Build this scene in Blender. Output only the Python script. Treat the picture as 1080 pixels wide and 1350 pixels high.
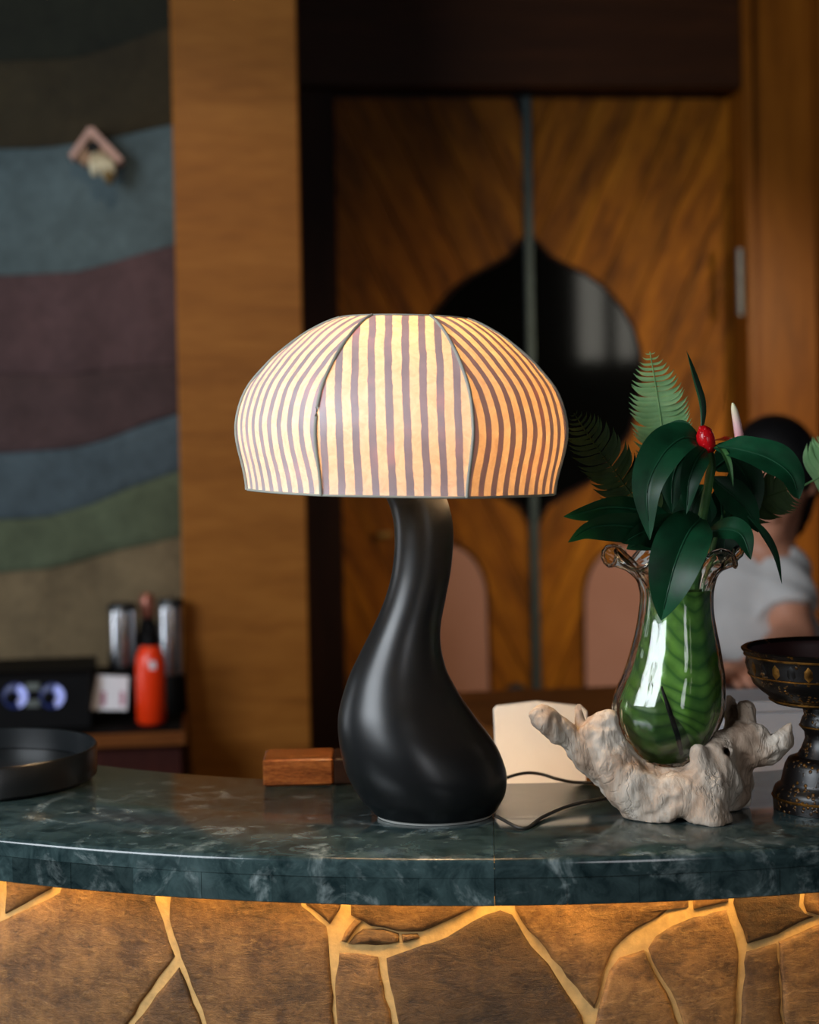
import bpy, bmesh, math, random
import numpy as np
from math import sin, cos, radians, pi, sqrt, atan2, hypot
from mathutils import Vector, Matrix, noise

for o in list(bpy.data.objects):
    bpy.data.objects.remove(o)
S = bpy.context.scene
COL = S.collection
random.seed(7)

# ------------------------------------------------------------------ camera
F, CX, PY, CZ = 2250.0, 540.0, 596.0, 1.431        # focal length in px, principal point, eye height
PITCH, ROLL = radians(0.917), radians(1.1)
_f = Vector((0, cos(PITCH), -sin(PITCH)))
_u0 = Vector((0, sin(PITCH), cos(PITCH)))
_R = cos(ROLL) * Vector((1, 0, 0)) - sin(ROLL) * _u0
_U = sin(ROLL) * Vector((1, 0, 0)) + cos(ROLL) * _u0
cd = bpy.data.cameras.new('camera')
cam = bpy.data.objects.new('camera', cd)
COL.objects.link(cam)
cam.matrix_world = Matrix(((_R.x, _U.x, -_f.x, 0), (_R.y, _U.y, -_f.y, 0), (_R.z, _U.z, -_f.z, CZ), (0, 0, 0, 1)))
cd.sensor_fit = 'HORIZONTAL'
cd.sensor_width = 24.0
cd.lens = 24.0 * F / 1080.0
cd.shift_y = -(675.0 - PY) / 1080.0
cd.clip_start = 0.05
cd.dof.use_dof = True
cd.dof.focus_distance = 1.60
cd.dof.aperture_fstop = 3.5
S.camera = cam

# ------------------------------------------------------------------ world, daylight, exposure
S.view_settings.view_transform = 'Standard'
S.view_settings.look = 'None'
S.view_settings.gamma = 1.0
S.view_settings.use_curve_mapping = False
S.view_settings.exposure = 0.0
w = bpy.data.worlds.new('world')
S.world = w
w.use_nodes = True
w.node_tree.nodes['Background'].inputs[0].default_value = (0.62, 0.72, 0.85, 1)
w.node_tree.nodes['Background'].inputs[1].default_value = 0.04


def area(name, loc, target, sx, sy, power, col):
    l = bpy.data.lights.new(name, 'AREA')
    l.shape = 'RECTANGLE'
    l.size, l.size_y, l.energy, l.color = sx, sy, power, col
    o = bpy.data.objects.new(name, l)
    COL.objects.link(o)
    o.location = loc
    o.rotation_euler = (Vector(target) - Vector(loc)).to_track_quat('-Z', 'Y').to_euler()
    return o


def spot(name, loc, target, power, col, size, blend=0.8, rad=0.06):
    l = bpy.data.lights.new(name, 'SPOT')
    l.energy, l.color, l.spot_size, l.spot_blend, l.shadow_soft_size = power, col, radians(size), blend, rad
    o = bpy.data.objects.new(name, l)
    COL.objects.link(o)
    o.location = loc
    o.rotation_euler = (Vector(target) - Vector(loc)).to_track_quat('-Z', 'Y').to_euler()
    return o


area('daylight_window_left', (-2.4, -0.1, 2.45), (0.0, 1.9, 1.2), 1.8, 1.4, 120, (0.86, 0.93, 1.0))
area('daylight_fill_rear', (1.2, -2.6, 2.0), (0.4, 3.5, 1.2), 0.9, 1.6, 22, (0.95, 0.96, 1.0))  # added front fill from behind the camera, no window stands here
area('daylight_fill_side', (-3.05, 2.9, 1.0), (-0.6, 3.6, 0.95), 0.7, 1.7, 16, (0.88, 0.94, 1.0))  # added side light for the bright strip on the steel canisters, no door there
spot('warm_spot_door', (1.75, 3.5, 1.9), (0.72, 5.3, 1.25), 74, (1.0, 0.74, 0.42), 62, 1.0)  # unseen warm spot at wall height, added to light the door from the right
spot('ceiling_downlight_column', (-0.5, 2.6, 2.95), (-0.55, 4.2, 1.1), 36, (1.0, 0.74, 0.45), 60)

# ------------------------------------------------------------------ pixel -> place helpers
def ray(px, py):
    return _f + _R * ((px - CX) / F) - _U * ((py - PY) / F)


def P(px, py, Y):
    d = ray(px, py)
    return Vector((0, 0, CZ)) + d * (Y / d.y)


def Pz(px, py, z):
    d = ray(px, py)
    return Vector((0, 0, CZ)) + d * ((z - CZ) / d.z)


RA = radians(6.7)                                  # the room's back walls stand slightly turned
RU = Vector((cos(RA), sin(RA), 0))
RN = Vector((-sin(RA), cos(RA), 0))                # away from the camera


class Plane:
    def __init__(s, Y0):
        s.o = Vector((0, Y0, 0))

    def uz(s, px, py):
        d = ray(px, py)
        c = Vector((0, 0, CZ))
        t = (s.o - c).dot(RN) / d.dot(RN)
        p = c + d * t
        return ((p - s.o).dot(RU), p.z)

    def w(s, u, z, d=0.0):
        return s.o + RU * u + RN * d + Vector((0, 0, z))


# ------------------------------------------------------------------ object helpers
MW = {}


def tag(o, label=None, cat=None, group=None, kind=None):
    if label: o['label'] = label
    if cat: o['category'] = cat
    if group: o['group'] = group
    if kind: o['kind'] = kind
    return o


def empty(name, loc, label=None, cat=None, rz=0.0, kind=None, group=None):
    o = bpy.data.objects.new(name, None)
    COL.objects.link(o)
    o.empty_display_size = 0.05
    M = Matrix.Translation(Vector(loc)) @ Matrix.Rotation(rz, 4, 'Z')
    o.matrix_basis = M
    MW[o.name] = M
    return tag(o, label, cat, group, kind)


def link(o, M, parent=None):
    COL.objects.link(o)
    if parent is not None:
        o.parent = parent
        o.matrix_basis = MW[parent.name].inverted() @ M
    else:
        o.matrix_basis = M
    MW[o.name] = M
    return o


def mk(name, V, Fc, mat, parent=None, smooth=True, uv=None, rz=None, sharp=55):
    V = [Vector(v) for v in V]
    lo = Vector((min(v.x for v in V), min(v.y for v in V), min(v.z for v in V)))
    hi = Vector((max(v.x for v in V), max(v.y for v in V), max(v.z for v in V)))
    org = Vector(((lo.x + hi.x) / 2, (lo.y + hi.y) / 2, lo.z))
    M = Matrix.Translation(org)
    if rz is None and parent is not None:
        M = Matrix.Translation(org) @ MW[parent.name].to_quaternion().to_matrix().to_4x4()
    elif rz:
        M = Matrix.Translation(org) @ Matrix.Rotation(rz, 4, 'Z')
    Mi = M.inverted()
    me = bpy.data.meshes.new(name)
    me.from_pydata([tuple(Mi @ v) for v in V], [], [tuple(f) for f in Fc])
    if uv is not None:
        lay = me.uv_layers.new(name='UVMap')
        for l in me.loops:
            lay.data[l.index].uv = uv[l.vertex_index]
    bm = bmesh.new()
    bm.from_mesh(me)
    bmesh.ops.recalc_face_normals(bm, faces=bm.faces)
    bm.to_mesh(me)
    bm.free()
    if smooth:
        me.polygons.foreach_set('use_smooth', [True] * len(me.polygons))
        if sharp:
            me.set_sharp_from_angle(angle=radians(sharp))
    me.materials.append(mat)
    o = bpy.data.objects.new(name, me)
    return link(o, M, parent)


def add(A, B):
    """append geometry B=(V,F) to A=(V,F)"""
    n = len(A[0])
    A[0].extend(B[0])
    A[1].extend([tuple(i + n for i in f) for f in B[1]])
    return A


def loft(rings, closed=True, cap0=True, cap1=True):
    n = len(rings[0])
    V = [v for r in rings for v in r]
    Fc = []
    for i in range(len(rings) - 1):
        for j in range(n if closed else n - 1):
            k = (j + 1) % n
            Fc.append((i * n + j, i * n + k, (i + 1) * n + k, (i + 1) * n + j))
    if closed and cap0: Fc.append(tuple(range(n - 1, -1, -1)))
    if closed and cap1: Fc.append(tuple((len(rings) - 1) * n + j for j in range(n)))
    return V, Fc


def lathe(prof, base, seg=40, axis=None, cap0=True, cap1=True):
    """prof = [(r, h)], spun about the vertical (or the given axis) at base"""
    base = Vector(base)
    q = Vector((0, 0, 1)).rotation_difference(Vector(axis)) if axis is not None else None
    rings = []
    for r, h in prof:
        ring = []
        for j in range(seg):
            a = 2 * pi * j / seg
            v = Vector((r * cos(a), r * sin(a), h))
            ring.append(base + (q @ v if q else v))
        rings.append(ring)
    return loft(rings, True, cap0, cap1)


def bez(pts, n):
    """Catmull-Rom through points (tuples of any length)"""
    P_ = [np.array(p, float) for p in pts]
    P_ = [2 * P_[0] - P_[1]] + P_ + [2 * P_[-1] - P_[-2]]
    m = len(pts) - 1
    out = []
    for i in range(n + 1):
        t = i / n * m
        k = min(int(t), m - 1)
        t -= k
        a, b, c, d = P_[k:k + 4]
        out.append(0.5 * (2 * b + (c - a) * t + (2 * a - 5 * b + 4 * c - d) * t * t + (3 * b - a - 3 * c + d) * t ** 3))
    return out


def tube(pts, rad, seg=10):
    pts = [Vector(p) for p in pts]
    rings = []
    up = Vector((0.13, 0.21, 0.97))
    for i, p in enumerate(pts):
        t = (pts[min(i + 1, len(pts) - 1)] - pts[max(i - 1, 0)]).normalized()
        s = t.cross(up)
        if s.length < 1e-4: s = t.cross(Vector((1, 0, 0)))
        s.normalize()
        n = s.cross(t)
        r = rad[i] if isinstance(rad, (list, tuple)) else rad
        rings.append([p + (s * cos(2 * pi * j / seg) + n * sin(2 * pi * j / seg)) * r for j in range(seg)])
    return loft(rings)


def prism(poly, f0, f1, bev=0.0):
    """poly = [(u,z)] outline; f0 / f1 map (u,z) to the back / front surface; a bevel narrows the front"""
    n = len(poly)
    cu = sum(p[0] for p in poly) / n
    cz = sum(p[1] for p in poly) / n
    rings = [[f0(u, z, 0.0) for u, z in poly]]
    if bev:
        rings.append([f1(u, z, bev) for u, z in poly])
        ins = []
        for u, z in poly:
            d = hypot(u - cu, z - cz)
            k = max(0.0, 1 - bev * 1.3 / max(d, 1e-6))
            ins.append((cu + (u - cu) * k, cz + (z - cz) * k))
        rings.append([f1(u, z, 0.0) for u, z in ins])
    else:
        rings.append([f1(u, z, 0.0) for u, z in poly])
    return loft(rings)


def box(pl, u0, u1, d0, d1, z0, z1, b=0.0):
    """box in the room frame of plane pl, optionally with a chamfer"""
    if b <= 0:
        c = [(u0, d0), (u1, d0), (u1, d1), (u0, d1)]
        return loft([[pl.w(u, z, d) for u, d in c] for z in (z0, z1)])
    def ring(i, z):
        c = [(u0 + i + b, d0 + i), (u1 - i - b, d0 + i), (u1 - i, d0 + i + b), (u1 - i, d1 - i - b),
             (u1 - i - b, d1 - i), (u0 + i + b, d1 - i), (u0 + i, d1 - i - b), (u0 + i, d0 + i + b)]
        return [pl.w(u, z, d) for u, d in c]
    return loft([ring(b, z0), ring(0, z0 + b), ring(0, z1 - b), ring(b, z1)])


# ------------------------------------------------------------------ implicit surfaces (roots, bodies)
def surface_nets(f, org, h):
    nx, ny, nz = f.shape
    s = f < 0
    cn = (nx - 1, ny - 1, nz - 1)
    acc = np.zeros(cn + (3,))
    cnt = np.zeros(cn)
    cor = [(i, j, k) for i in (0, 1) for j in (0, 1) for k in (0, 1)]
    def sub(a, c): return a[c[0]:c[0] + cn[0], c[1]:c[1] + cn[1], c[2]:c[2] + cn[2]]
    for a in cor:
        for ax in range(3):
            if a[ax]: continue
            b = list(a); b[ax] = 1; b = tuple(b)
            fa, fb = sub(f, a), sub(f, b)
            m = sub(s, a) != sub(s, b)
            t = np.where(m, fa / np.where(m, fa - fb, 1), 0)
            for d in range(3):
                acc[..., d] += np.where(m, a[d] + (t if d == ax else 0), 0)
            cnt += m
    act = cnt > 0
    idx = -np.ones(cn, int)
    idx[act] = np.arange(act.sum())
    g = np.argwhere(act)
    V = (g + acc[act] / cnt[act][:, None]) * h + np.array(org)
    Q = []
    for ax in range(3):
        sl0 = [slice(1, -1)] * 3; sl1 = [slice(1, -1)] * 3
        sl0[ax] = slice(0, -1); sl1[ax] = slice(1, None)
        m = s[tuple(sl0)] != s[tuple(sl1)]
        e = np.argwhere(m)
        off = [1, 1, 1]; off[ax] = 0
        e = e + np.array(off)
        o1, o2 = [(1, 2), (2, 0), (0, 1)][ax]
        def c(d1, d2):
            q = e.copy(); q[:, o1] -= d1; q[:, o2] -= d2
            return idx[q[:, 0], q[:, 1], q[:, 2]]
        q4 = np.stack([c(0, 0), c(1, 0), c(1, 1), c(0, 1)], 1)
        ins = s[tuple(sl0)][m]
        q4[~ins] = q4[~ins][:, ::-1]
        Q.append(q4)
    Q = np.concatenate(Q)
    Q = Q[(Q >= 0).all(1)]
    return V, Q


class SDF:
    def __init__(s, lo, hi, h):
        s.h = h; s.lo = np.array(lo, float)
        n = [int((hi[i] - lo[i]) / h) + 2 for i in range(3)]
        s.G = np.stack(np.meshgrid(*[lo[i] + h * np.arange(n[i]) for i in range(3)], indexing='ij'), -1)
        s.f = np.full(n, 1e3)

    def cone(s, a, b, ra, rb, sc=None):
        a = np.array(a, float); b = np.array(b, float)
        ab = b - a
        L = max((ab * ab).sum(), 1e-12)
        p = s.G - a
        t = np.clip((p @ ab) / L, 0, 1)
        q = p - t[..., None] * ab
        if sc is not None: q = q / np.array(sc)
        return np.sqrt((q * q).sum(-1)) - (ra + (rb - ra) * t)

    def ell(s, c, r):
        q = (s.G - np.array(c, float)) / np.array(r, float)
        k = np.sqrt((q * q).sum(-1))
        return (k - 1) * min(r)

    def add(s, d, k=0.01):
        h = np.clip(0.5 + 0.5 * (s.f - d) / k, 0, 1)
        s.f = s.f * (1 - h) + d * h - k * h * (1 - h)

    def cut(s, d, k=0.004):
        h = np.clip(0.5 - 0.5 * (s.f + d) / k, 0, 1)
        s.f = s.f * (1 - h) - d * h + k * h * (1 - h)

    def mesh(s):
        f = s.f.copy()
        f[0] = f[-1] = 1; f[:, 0] = f[:, -1] = 1; f[:, :, 0] = f[:, :, -1] = 1
        return surface_nets(f, s.lo, s.h)


# ------------------------------------------------------------------ material helpers
def srgb(r, g, b):
    def c(v):
        v /= 255.0
        return v / 12.92 if v <= 0.04045 else ((v + 0.055) / 1.055) ** 2.4
    return (c(r), c(g), c(b), 1.0)


class NT:
    def __init__(s, name):
        s.m = bpy.data.materials.new(name)
        s.m.use_nodes = True
        s.t = s.m.node_tree
        s.b = s.t.nodes['Principled BSDF']
        s.out = s.t.nodes['Material Output']

    def n(s, typ, **kw):
        nd = s.t.nodes.new(typ)
        for k, v in kw.items():
            setattr(nd, k, v)
        return nd

    def l(s, a, b):
        s.t.links.new(a, b)

    def coord(s, kind='Object', scale=(1, 1, 1), rot=(0, 0, 0)):
        tc = s.n('ShaderNodeTexCoord')
        mp = s.n('ShaderNodeMapping')
        mp.inputs['Scale'].default_value = scale
        mp.inputs['Rotation'].default_value = rot
        if kind == 'World':
            g = s.n('ShaderNodeNewGeometry')
            s.l(g.outputs['Position'], mp.inputs[0])
        else:
            s.l(tc.outputs[kind], mp.inputs[0])
        return mp.outputs[0]

    def noise(s, vec, scale, detail=4.0, rough=0.55, dist=0.0):
        nd = s.n('ShaderNodeTexNoise')
        nd.inputs['Scale'].default_value = scale
        nd.inputs['Detail'].default_value = detail
        nd.inputs['Roughness'].default_value = rough
        nd.inputs['Distortion'].default_value = dist
        s.l(vec, nd.inputs['Vector'])
        return nd.outputs[0]

    def ramp(s, fac, stops, interp='LINEAR'):
        r = s.n('ShaderNodeValToRGB')
        r.color_ramp.interpolation = interp
        e = r.color_ramp.elements
        while len(e) < len(stops): e.new(0.5)
        for i, (p, c) in enumerate(stops):
            e[i].position = p
            e[i].color = c if len(c) == 4 else (*c, 1)
        s.l(fac, r.inputs[0])
        return r.outputs[0]

    def mix(s, fac, a, b, mode='MIX'):
        m = s.n('ShaderNodeMix', data_type='RGBA', blend_type=mode)
        for sock, v in ((m.inputs[0], fac), (m.inputs[6], a), (m.inputs[7], b)):
            if hasattr(v, 'is_output'): s.l(v, sock)
            else: sock.default_value = v
        return m.outputs[2]

    def math(s, op, a, b=0.0, c=0.0):
        m = s.n('ShaderNodeMath', operation=op)
        for i, v in enumerate((a, b, c)):
            if hasattr(v, 'is_output'): s.l(v, m.inputs[i])
            else: m.inputs[i].default_value = v
        return m.outputs[0]

    def rand(s):
        return s.n('ShaderNodeObjectInfo').outputs['Random']

    def bump(s, h, strength=0.3, dist=0.002):
        b = s.n('ShaderNodeBump')
        b.inputs['Strength'].default_value = strength
        b.inputs['Distance'].default_value = dist
        s.l(h, b.inputs['Height'])
        s.l(b.outputs[0], s.b.inputs['Normal'])

    def set(s, col=None, rough=None, metal=None, spec=None, **kw):
        for k, v in (('Base Color', col), ('Roughness', rough), ('Metallic', metal), ('Specular IOR Level', spec)):
            if v is None: continue
            if hasattr(v, 'is_output'): s.l(v, s.b.inputs[k])
            else: s.b.inputs[k].default_value = v
        for k, v in kw.items():
            s.b.inputs[k.replace('_', ' ')].default_value = v
        return s.m


def plain(name, col, rough=0.5, metal=0.0, nscale=30.0, namt=0.12, bump=0.0, spec=None):
    t = NT(name)
    v = t.coord('World')
    nz = t.noise(v, nscale)
    dark = tuple(c * (1 - namt) for c in col[:3]) + (1,)
    lite = tuple(min(1, c * (1 + namt)) for c in col[:3]) + (1,)
    if bump: t.bump(nz, bump)
    return t.set(t.ramp(nz, [(0.3, dark), (0.7, lite)]), rough, metal, spec)


def wood(name, dark, mid, light, scale=(1, 1, 1), rot=(0, 0, 0), rough=0.45, var=0.25, kind='Object', fine=18.0, spec=0.18):
    """grain runs along the axis whose scale is smallest"""
    t = NT(name)
    v = t.coord(kind, scale, rot)
    rd = t.rand()
    cb = t.n('ShaderNodeCombineXYZ')
    t.l(t.math('MULTIPLY', rd, 37.0), cb.inputs[0]); t.l(t.math('MULTIPLY', rd, 91.0), cb.inputs[2])
    ad = t.n('ShaderNodeVectorMath', operation='ADD')
    t.l(v, ad.inputs[0]); t.l(cb.outputs[0], ad.inputs[1])
    a = t.noise(ad.outputs[0], 2.2, 3, 0.5, 0.6)
    b = t.noise(ad.outputs[0], fine, 4, 0.6)
    c = t.ramp(a, [(0.28, dark), (0.5, mid), (0.74, light)])
    c = t.mix(0.35, c, t.ramp(b, [(0.35, dark), (0.65, light)]))
    k = t.math('ADD', t.math('MULTIPLY', rd, var * 2), 1 - var)
    hs = t.n('ShaderNodeHueSaturation')
    t.l(c, hs.inputs['Color']); t.l(k, hs.inputs['Value'])
    t.bump(b, 0.08, 0.001)
    return t.set(hs.outputs[0], rough, spec=spec)


M = {}


def build_materials():
    # green marble
    def marble(name, tone):
        t = NT(name)
        v = t.coord('World', (1, 1, 1))
        a = t.noise(v, 9, 6, 0.6, 0.8)
        b = t.noise(v, 42, 6, 0.65, 1.2)
        c = t.noise(v, 17, 5, 0.62, 1.6)
        col = t.ramp(a, [(0.3, srgb(22, 37, 39)), (0.52, srgb(44, 62, 64)), (0.75, srgb(94, 112, 112))])
        col = t.mix(0.45, col, t.ramp(b, [(0.35, srgb(17, 37, 39)), (0.7, srgb(94, 118, 117))]))
        fl = t.ramp(c, [(0.54, (0, 0, 0, 1)), (0.74, (1, 1, 1, 1))])
        fl2 = t.math('MULTIPLY', fl, t.ramp(b, [(0.35, (0, 0, 0, 1)), (0.66, (0.95, 0.95, 0.95, 1))]))
        col = t.mix(fl2, col, srgb(190, 204, 202))
        k = t.math('ADD', t.math('MULTIPLY', t.rand(), 0.5), tone)
        hs = t.n('ShaderNodeHueSaturation'); t.l(col, hs.inputs['Color']); t.l(k, hs.inputs['Value'])
        t.bump(b, 0.04, 0.001)
        rg = t.math('ADD', t.math('MULTIPLY', a, 0.16), 0.05)
        return t.set(hs.outputs[0], rg)
    M['marble'] = marble('green_marble', 0.46)
    M['tile'] = marble('green_marble_edge', 0.42)
    # flagstone
    t = NT('brown_flagstone')
    v = t.coord('World')
    a = t.noise(v, 14, 7, 0.68, 0.2)
    b = t.noise(v, 30, 8, 0.72, 0.0)
    g = t.noise(t.coord('World', (1, 1, 3.0), (0, 0.65, 0)), 40, 8, 0.8, 0.5)
    f3 = t.noise(v, 170, 5, 0.7)
    col = t.ramp(a, [(0.34, srgb(58, 34, 16)), (0.5, srgb(116, 74, 36)), (0.66, srgb(172, 122, 66))])
    col = t.mix(0.5, col, t.ramp(b, [(0.36, srgb(40, 24, 12)), (0.64, srgb(190, 138, 78))]))
    col = t.mix(t.ramp(g, [(0.54, (0, 0, 0, 1)), (0.68, (0.6, 0.6, 0.6, 1))]), col, srgb(200, 152, 92))
    col = t.mix(t.ramp(g, [(0.32, (0.8, 0.8, 0.8, 1)), (0.46, (0, 0, 0, 1))]), col, srgb(44, 28, 16))
    col = t.mix(0.16, col, t.ramp(f3, [(0.3, srgb(40, 26, 16)), (0.7, srgb(190, 146, 94))]))
    k = t.math('ADD', t.math('MULTIPLY', t.rand(), 0.75), 0.36)
    big = t.noise(v, 7, 3, 0.5, 0.5)
    k = t.math('MULTIPLY', k, t.math('ADD', t.math('MULTIPLY', big, 1.5), 0.25))
    hs = t.n('ShaderNodeHueSaturation'); t.l(col, hs.inputs['Color']); t.l(k, hs.inputs['Value'])
    t.bump(t.math('ADD', t.math('MULTIPLY', a, 0.9), t.math('ADD', t.math('MULTIPLY', b, 0.5), t.math('MULTIPLY', g, 0.5))), 0.85, 0.004)
    M['stone'] = t.set(hs.outputs[0], 0.55)
    M['mortar'] = plain('sand_mortar', srgb(205, 165, 105), 0.9, 0, 90, 0.15, 0.5)
    # lamp
    t = NT('black_glaze')
    v = t.coord('World')
    t.bump(t.noise(v, 30, 3, 0.5), 0.05, 0.002)
    M['glaze'] = t.set(srgb(20, 21, 22), t.math('ADD', t.math('MULTIPLY', t.noise(v, 14), 0.12), 0.28), spec=0.42)
    M['felt'] = plain('pale_felt', srgb(150, 150, 145), 0.9)
    M['rib'] = plain('zinc_wire', srgb(160, 160, 148), 0.6, 0.0)
    M['paper'] = paper_mat()
    M['brass'] = plain('brass', srgb(190, 150, 80), 0.3, 1.0)
    t = NT('bulb_glow')
    t.set(srgb(255, 230, 190), 0.4, Emission_Strength=112.0)
    t.b.inputs['Emission Color'].default_value = (1.0, 0.66, 0.34, 1)
    M['bulb'] = t.m
    t = NT('led_strip_glow')
    t.set(srgb(255, 220, 170), 0.5, Emission_Strength=33.0)
    t.b.inputs['Emission Color'].default_value = (1.0, 0.62, 0.2, 1)
    M['led'] = t.m
    t = NT('rear_strip_glow')
    t.set(srgb(255, 220, 170), 0.5, Emission_Strength=34.0)
    t.b.inputs['Emission Color'].default_value = (1.0, 0.66, 0.26, 1)
    M['led_rear'] = t.m
    M['cord'] = plain('dark_cord', srgb(38, 36, 32), 0.5)
    # driftwood
    t = NT('pale_driftwood')
    v = t.coord('World', (1, 1, 0.3), (0.1, 0.3, 0))
    a = t.noise(v, 16, 5, 0.6, 1.2)
    b = t.noise(v, 95, 5, 0.65, 0.5)
    col = t.ramp(a, [(0.27, srgb(112, 84, 62)), (0.40, srgb(162, 140, 120)), (0.52, srgb(188, 174, 158)), (0.66, srgb(216, 206, 192)), (0.76, srgb(160, 152, 142))])
    col = t.mix(t.ramp(b, [(0.24, (0.6, 0.6, 0.6, 1)), (0.42, (0, 0, 0, 1))]), col, srgb(120, 100, 80))
    fb_ = t.noise(t.coord('World', (1, 1, 0.16), (0.15, 0.25, 0)), 130, 4, 0.6, 0.8)
    crk = t.math('ABSOLUTE', t.math('SUBTRACT', t.noise(t.coord('World', (1, 1, 0.35), (0.1, 0.4, 0)), 24, 4, 0.6, 1.0), 0.5))
    cm = t.ramp(crk, [(0.0, (1, 1, 1, 1)), (0.022, (0, 0, 0, 1))])
    col = t.mix(t.math('MULTIPLY', cm, 0.2), col, srgb(86, 68, 54))
    hgt = t.math('SUBTRACT', t.math('ADD', t.math('MULTIPLY', a, 0.8), t.math('ADD', t.math('MULTIPLY', b, 0.4), t.math('MULTIPLY', fb_, 0.35))), t.math('MULTIPLY', cm, 0.14))
    t.bump(hgt, 0.7, 0.005)
    M['drift'] = t.set(col, 0.75)
    # glass of the vase (thin, clear)
    M['glass'] = glass_mat()
    # foliage
    def leafmat(name, dark, light, rough, trans=0.0, sc=60):
        t = NT(name)
        v = t.coord('World')
        nz = t.noise(v, sc, 4)
        t.l(t.ramp(nz, [(0.3, dark), (0.7, light)]), t.b.inputs['Base Color'])
        t.set(None, rough, spec=0.32)
        if trans:
            tr = t.n('ShaderNodeBsdfTranslucent'); tr.inputs[0].default_value = light
            mx = t.n('ShaderNodeMixShader'); mx.inputs[0].default_value = trans
            t.l(t.b.outputs[0], mx.inputs[1]); t.l(tr.outputs[0], mx.inputs[2]); t.l(mx.outputs[0], t.out.inputs[0])
        return t.m
    M['leaf'] = leafmat('glossy_dark_leaf', srgb(8, 44, 25), srgb(18, 76, 46), 0.44, 0.12, 25)
    M['leaf_midrib'] = leafmat('leaf_midrib_green', srgb(14, 56, 34), srgb(24, 72, 46), 0.45)
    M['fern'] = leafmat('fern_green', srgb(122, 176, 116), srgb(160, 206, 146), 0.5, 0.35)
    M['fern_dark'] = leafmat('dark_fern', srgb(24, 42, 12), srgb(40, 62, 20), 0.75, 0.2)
    M['stem'] = leafmat('green_stem', srgb(45, 88, 48), srgb(75, 118, 62), 0.4)
    M['red'] = leafmat('waxy_red', srgb(165, 8, 16), srgb(205, 20, 28), 0.22)
    t = NT('pink_spadix')
    tc = t.coord('Generated'); sp = t.n('ShaderNodeSeparateXYZ'); t.l(tc, sp.inputs[0])
    M['spadix'] = t.set(t.ramp(sp.outputs[2], [(0.0, srgb(225, 130, 140)), (0.5, srgb(236, 190, 190)), (1.0, srgb(225, 228, 180))]), 0.5)
    # banana leaf with lateral veins, UV: u along the blade, v up
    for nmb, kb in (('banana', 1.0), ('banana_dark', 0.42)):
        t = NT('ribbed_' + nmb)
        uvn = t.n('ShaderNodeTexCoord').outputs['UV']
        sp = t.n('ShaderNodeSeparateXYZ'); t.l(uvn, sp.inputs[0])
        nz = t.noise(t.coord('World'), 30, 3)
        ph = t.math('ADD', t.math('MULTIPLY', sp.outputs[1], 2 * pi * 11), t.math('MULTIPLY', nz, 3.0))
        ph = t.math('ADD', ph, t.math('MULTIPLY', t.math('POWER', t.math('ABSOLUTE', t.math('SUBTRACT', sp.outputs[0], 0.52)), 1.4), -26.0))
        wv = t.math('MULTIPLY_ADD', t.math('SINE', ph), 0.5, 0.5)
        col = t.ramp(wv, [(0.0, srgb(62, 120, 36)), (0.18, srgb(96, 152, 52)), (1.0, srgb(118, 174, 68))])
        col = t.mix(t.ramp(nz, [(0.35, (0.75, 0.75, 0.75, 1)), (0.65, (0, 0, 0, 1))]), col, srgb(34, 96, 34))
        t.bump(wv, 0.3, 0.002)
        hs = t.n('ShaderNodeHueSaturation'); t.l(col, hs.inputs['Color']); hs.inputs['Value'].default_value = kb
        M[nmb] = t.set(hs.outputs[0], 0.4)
    # bowl
    t = NT('gilded_black_lacquer')
    v = t.coord('World')
    vo = t.n('ShaderNodeTexVoronoi'); vo.inputs['Scale'].default_value = 230; t.l(v, vo.inputs['Vector'])
    nz = t.noise(v, 60, 4)
    msk = t.math('MULTIPLY', t.ramp(vo.outputs[0], [(0.25, (1, 1, 1, 1)), (0.45, (0, 0, 0, 1))]), t.ramp(nz, [(0.5, (0, 0, 0, 1)), (0.66, (1, 1, 1, 1))]))
    t.l(msk, t.b.inputs['Metallic'])
    t.bump(msk, 0.6, 0.003)
    M['lacquer'] = t.set(t.mix(msk, srgb(11, 7, 6), srgb(140, 94, 34)), 0.36, spec=0.35)
    M['gold'] = plain('worn_gold', srgb(120, 82, 34), 0.4, 0.9, 120, 0.7)
    M['bowl_red'] = plain('dark_red_lacquer', srgb(48, 16, 16), 0.4)
    M['tray'] = plain('matt_black_tray', srgb(20, 23, 25), 0.3)
    M['block'] = wood('oiled_block_wood', srgb(74, 32, 12), srgb(118, 62, 26), srgb(158, 94, 44), (8, 30, 30), rough=0.25, spec=0.5)
    M['block_dark'] = wood('dark_block_wood', srgb(30, 18, 12), srgb(40, 24, 16), srgb(52, 32, 20), (3, 12, 12), rough=0.4)
    M['white'] = plain('white_shell', srgb(226, 220, 208), 0.4, namt=0.03)
    M['greywhite'] = plain('pale_grey_shell', srgb(178, 180, 184), 0.45, namt=0.04)
    M['keys'] = plain('dark_keys', srgb(40, 40, 44), 0.5)
    # earth wall strata
    for nm, c in (('earth_olive', (28, 30, 19)), ('earth_umber', (52, 44, 26)), ('earth_slate', (80, 96, 100)), ('earth_maroon', (78, 58, 60)),
                  ('earth_plum', (68, 51, 52)), ('earth_blue', (66, 80, 88)), ('earth_moss', (78, 88, 68)), ('earth_clay', (108, 94, 70))):
        t = NT(nm)
        v = t.coord('World')
        a = t.noise(v, 6, 6, 0.65); b = t.noise(v, 45, 6, 0.75)
        k = srgb(*c)
        dk = tuple(x * 0.5 for x in k[:3]) + (1,); lt = tuple(x * 1.5 for x in k[:3]) + (1,)
        t.bump(t.math('ADD', t.math('MULTIPLY', a, 0.7), b), 0.7, 0.006)
        M[nm] = t.set(t.mix(0.4, t.ramp(a, [(0.3, dk), (0.7, lt)]), t.ramp(b, [(0.3, dk), (0.7, lt)])), 0.95)
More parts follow.
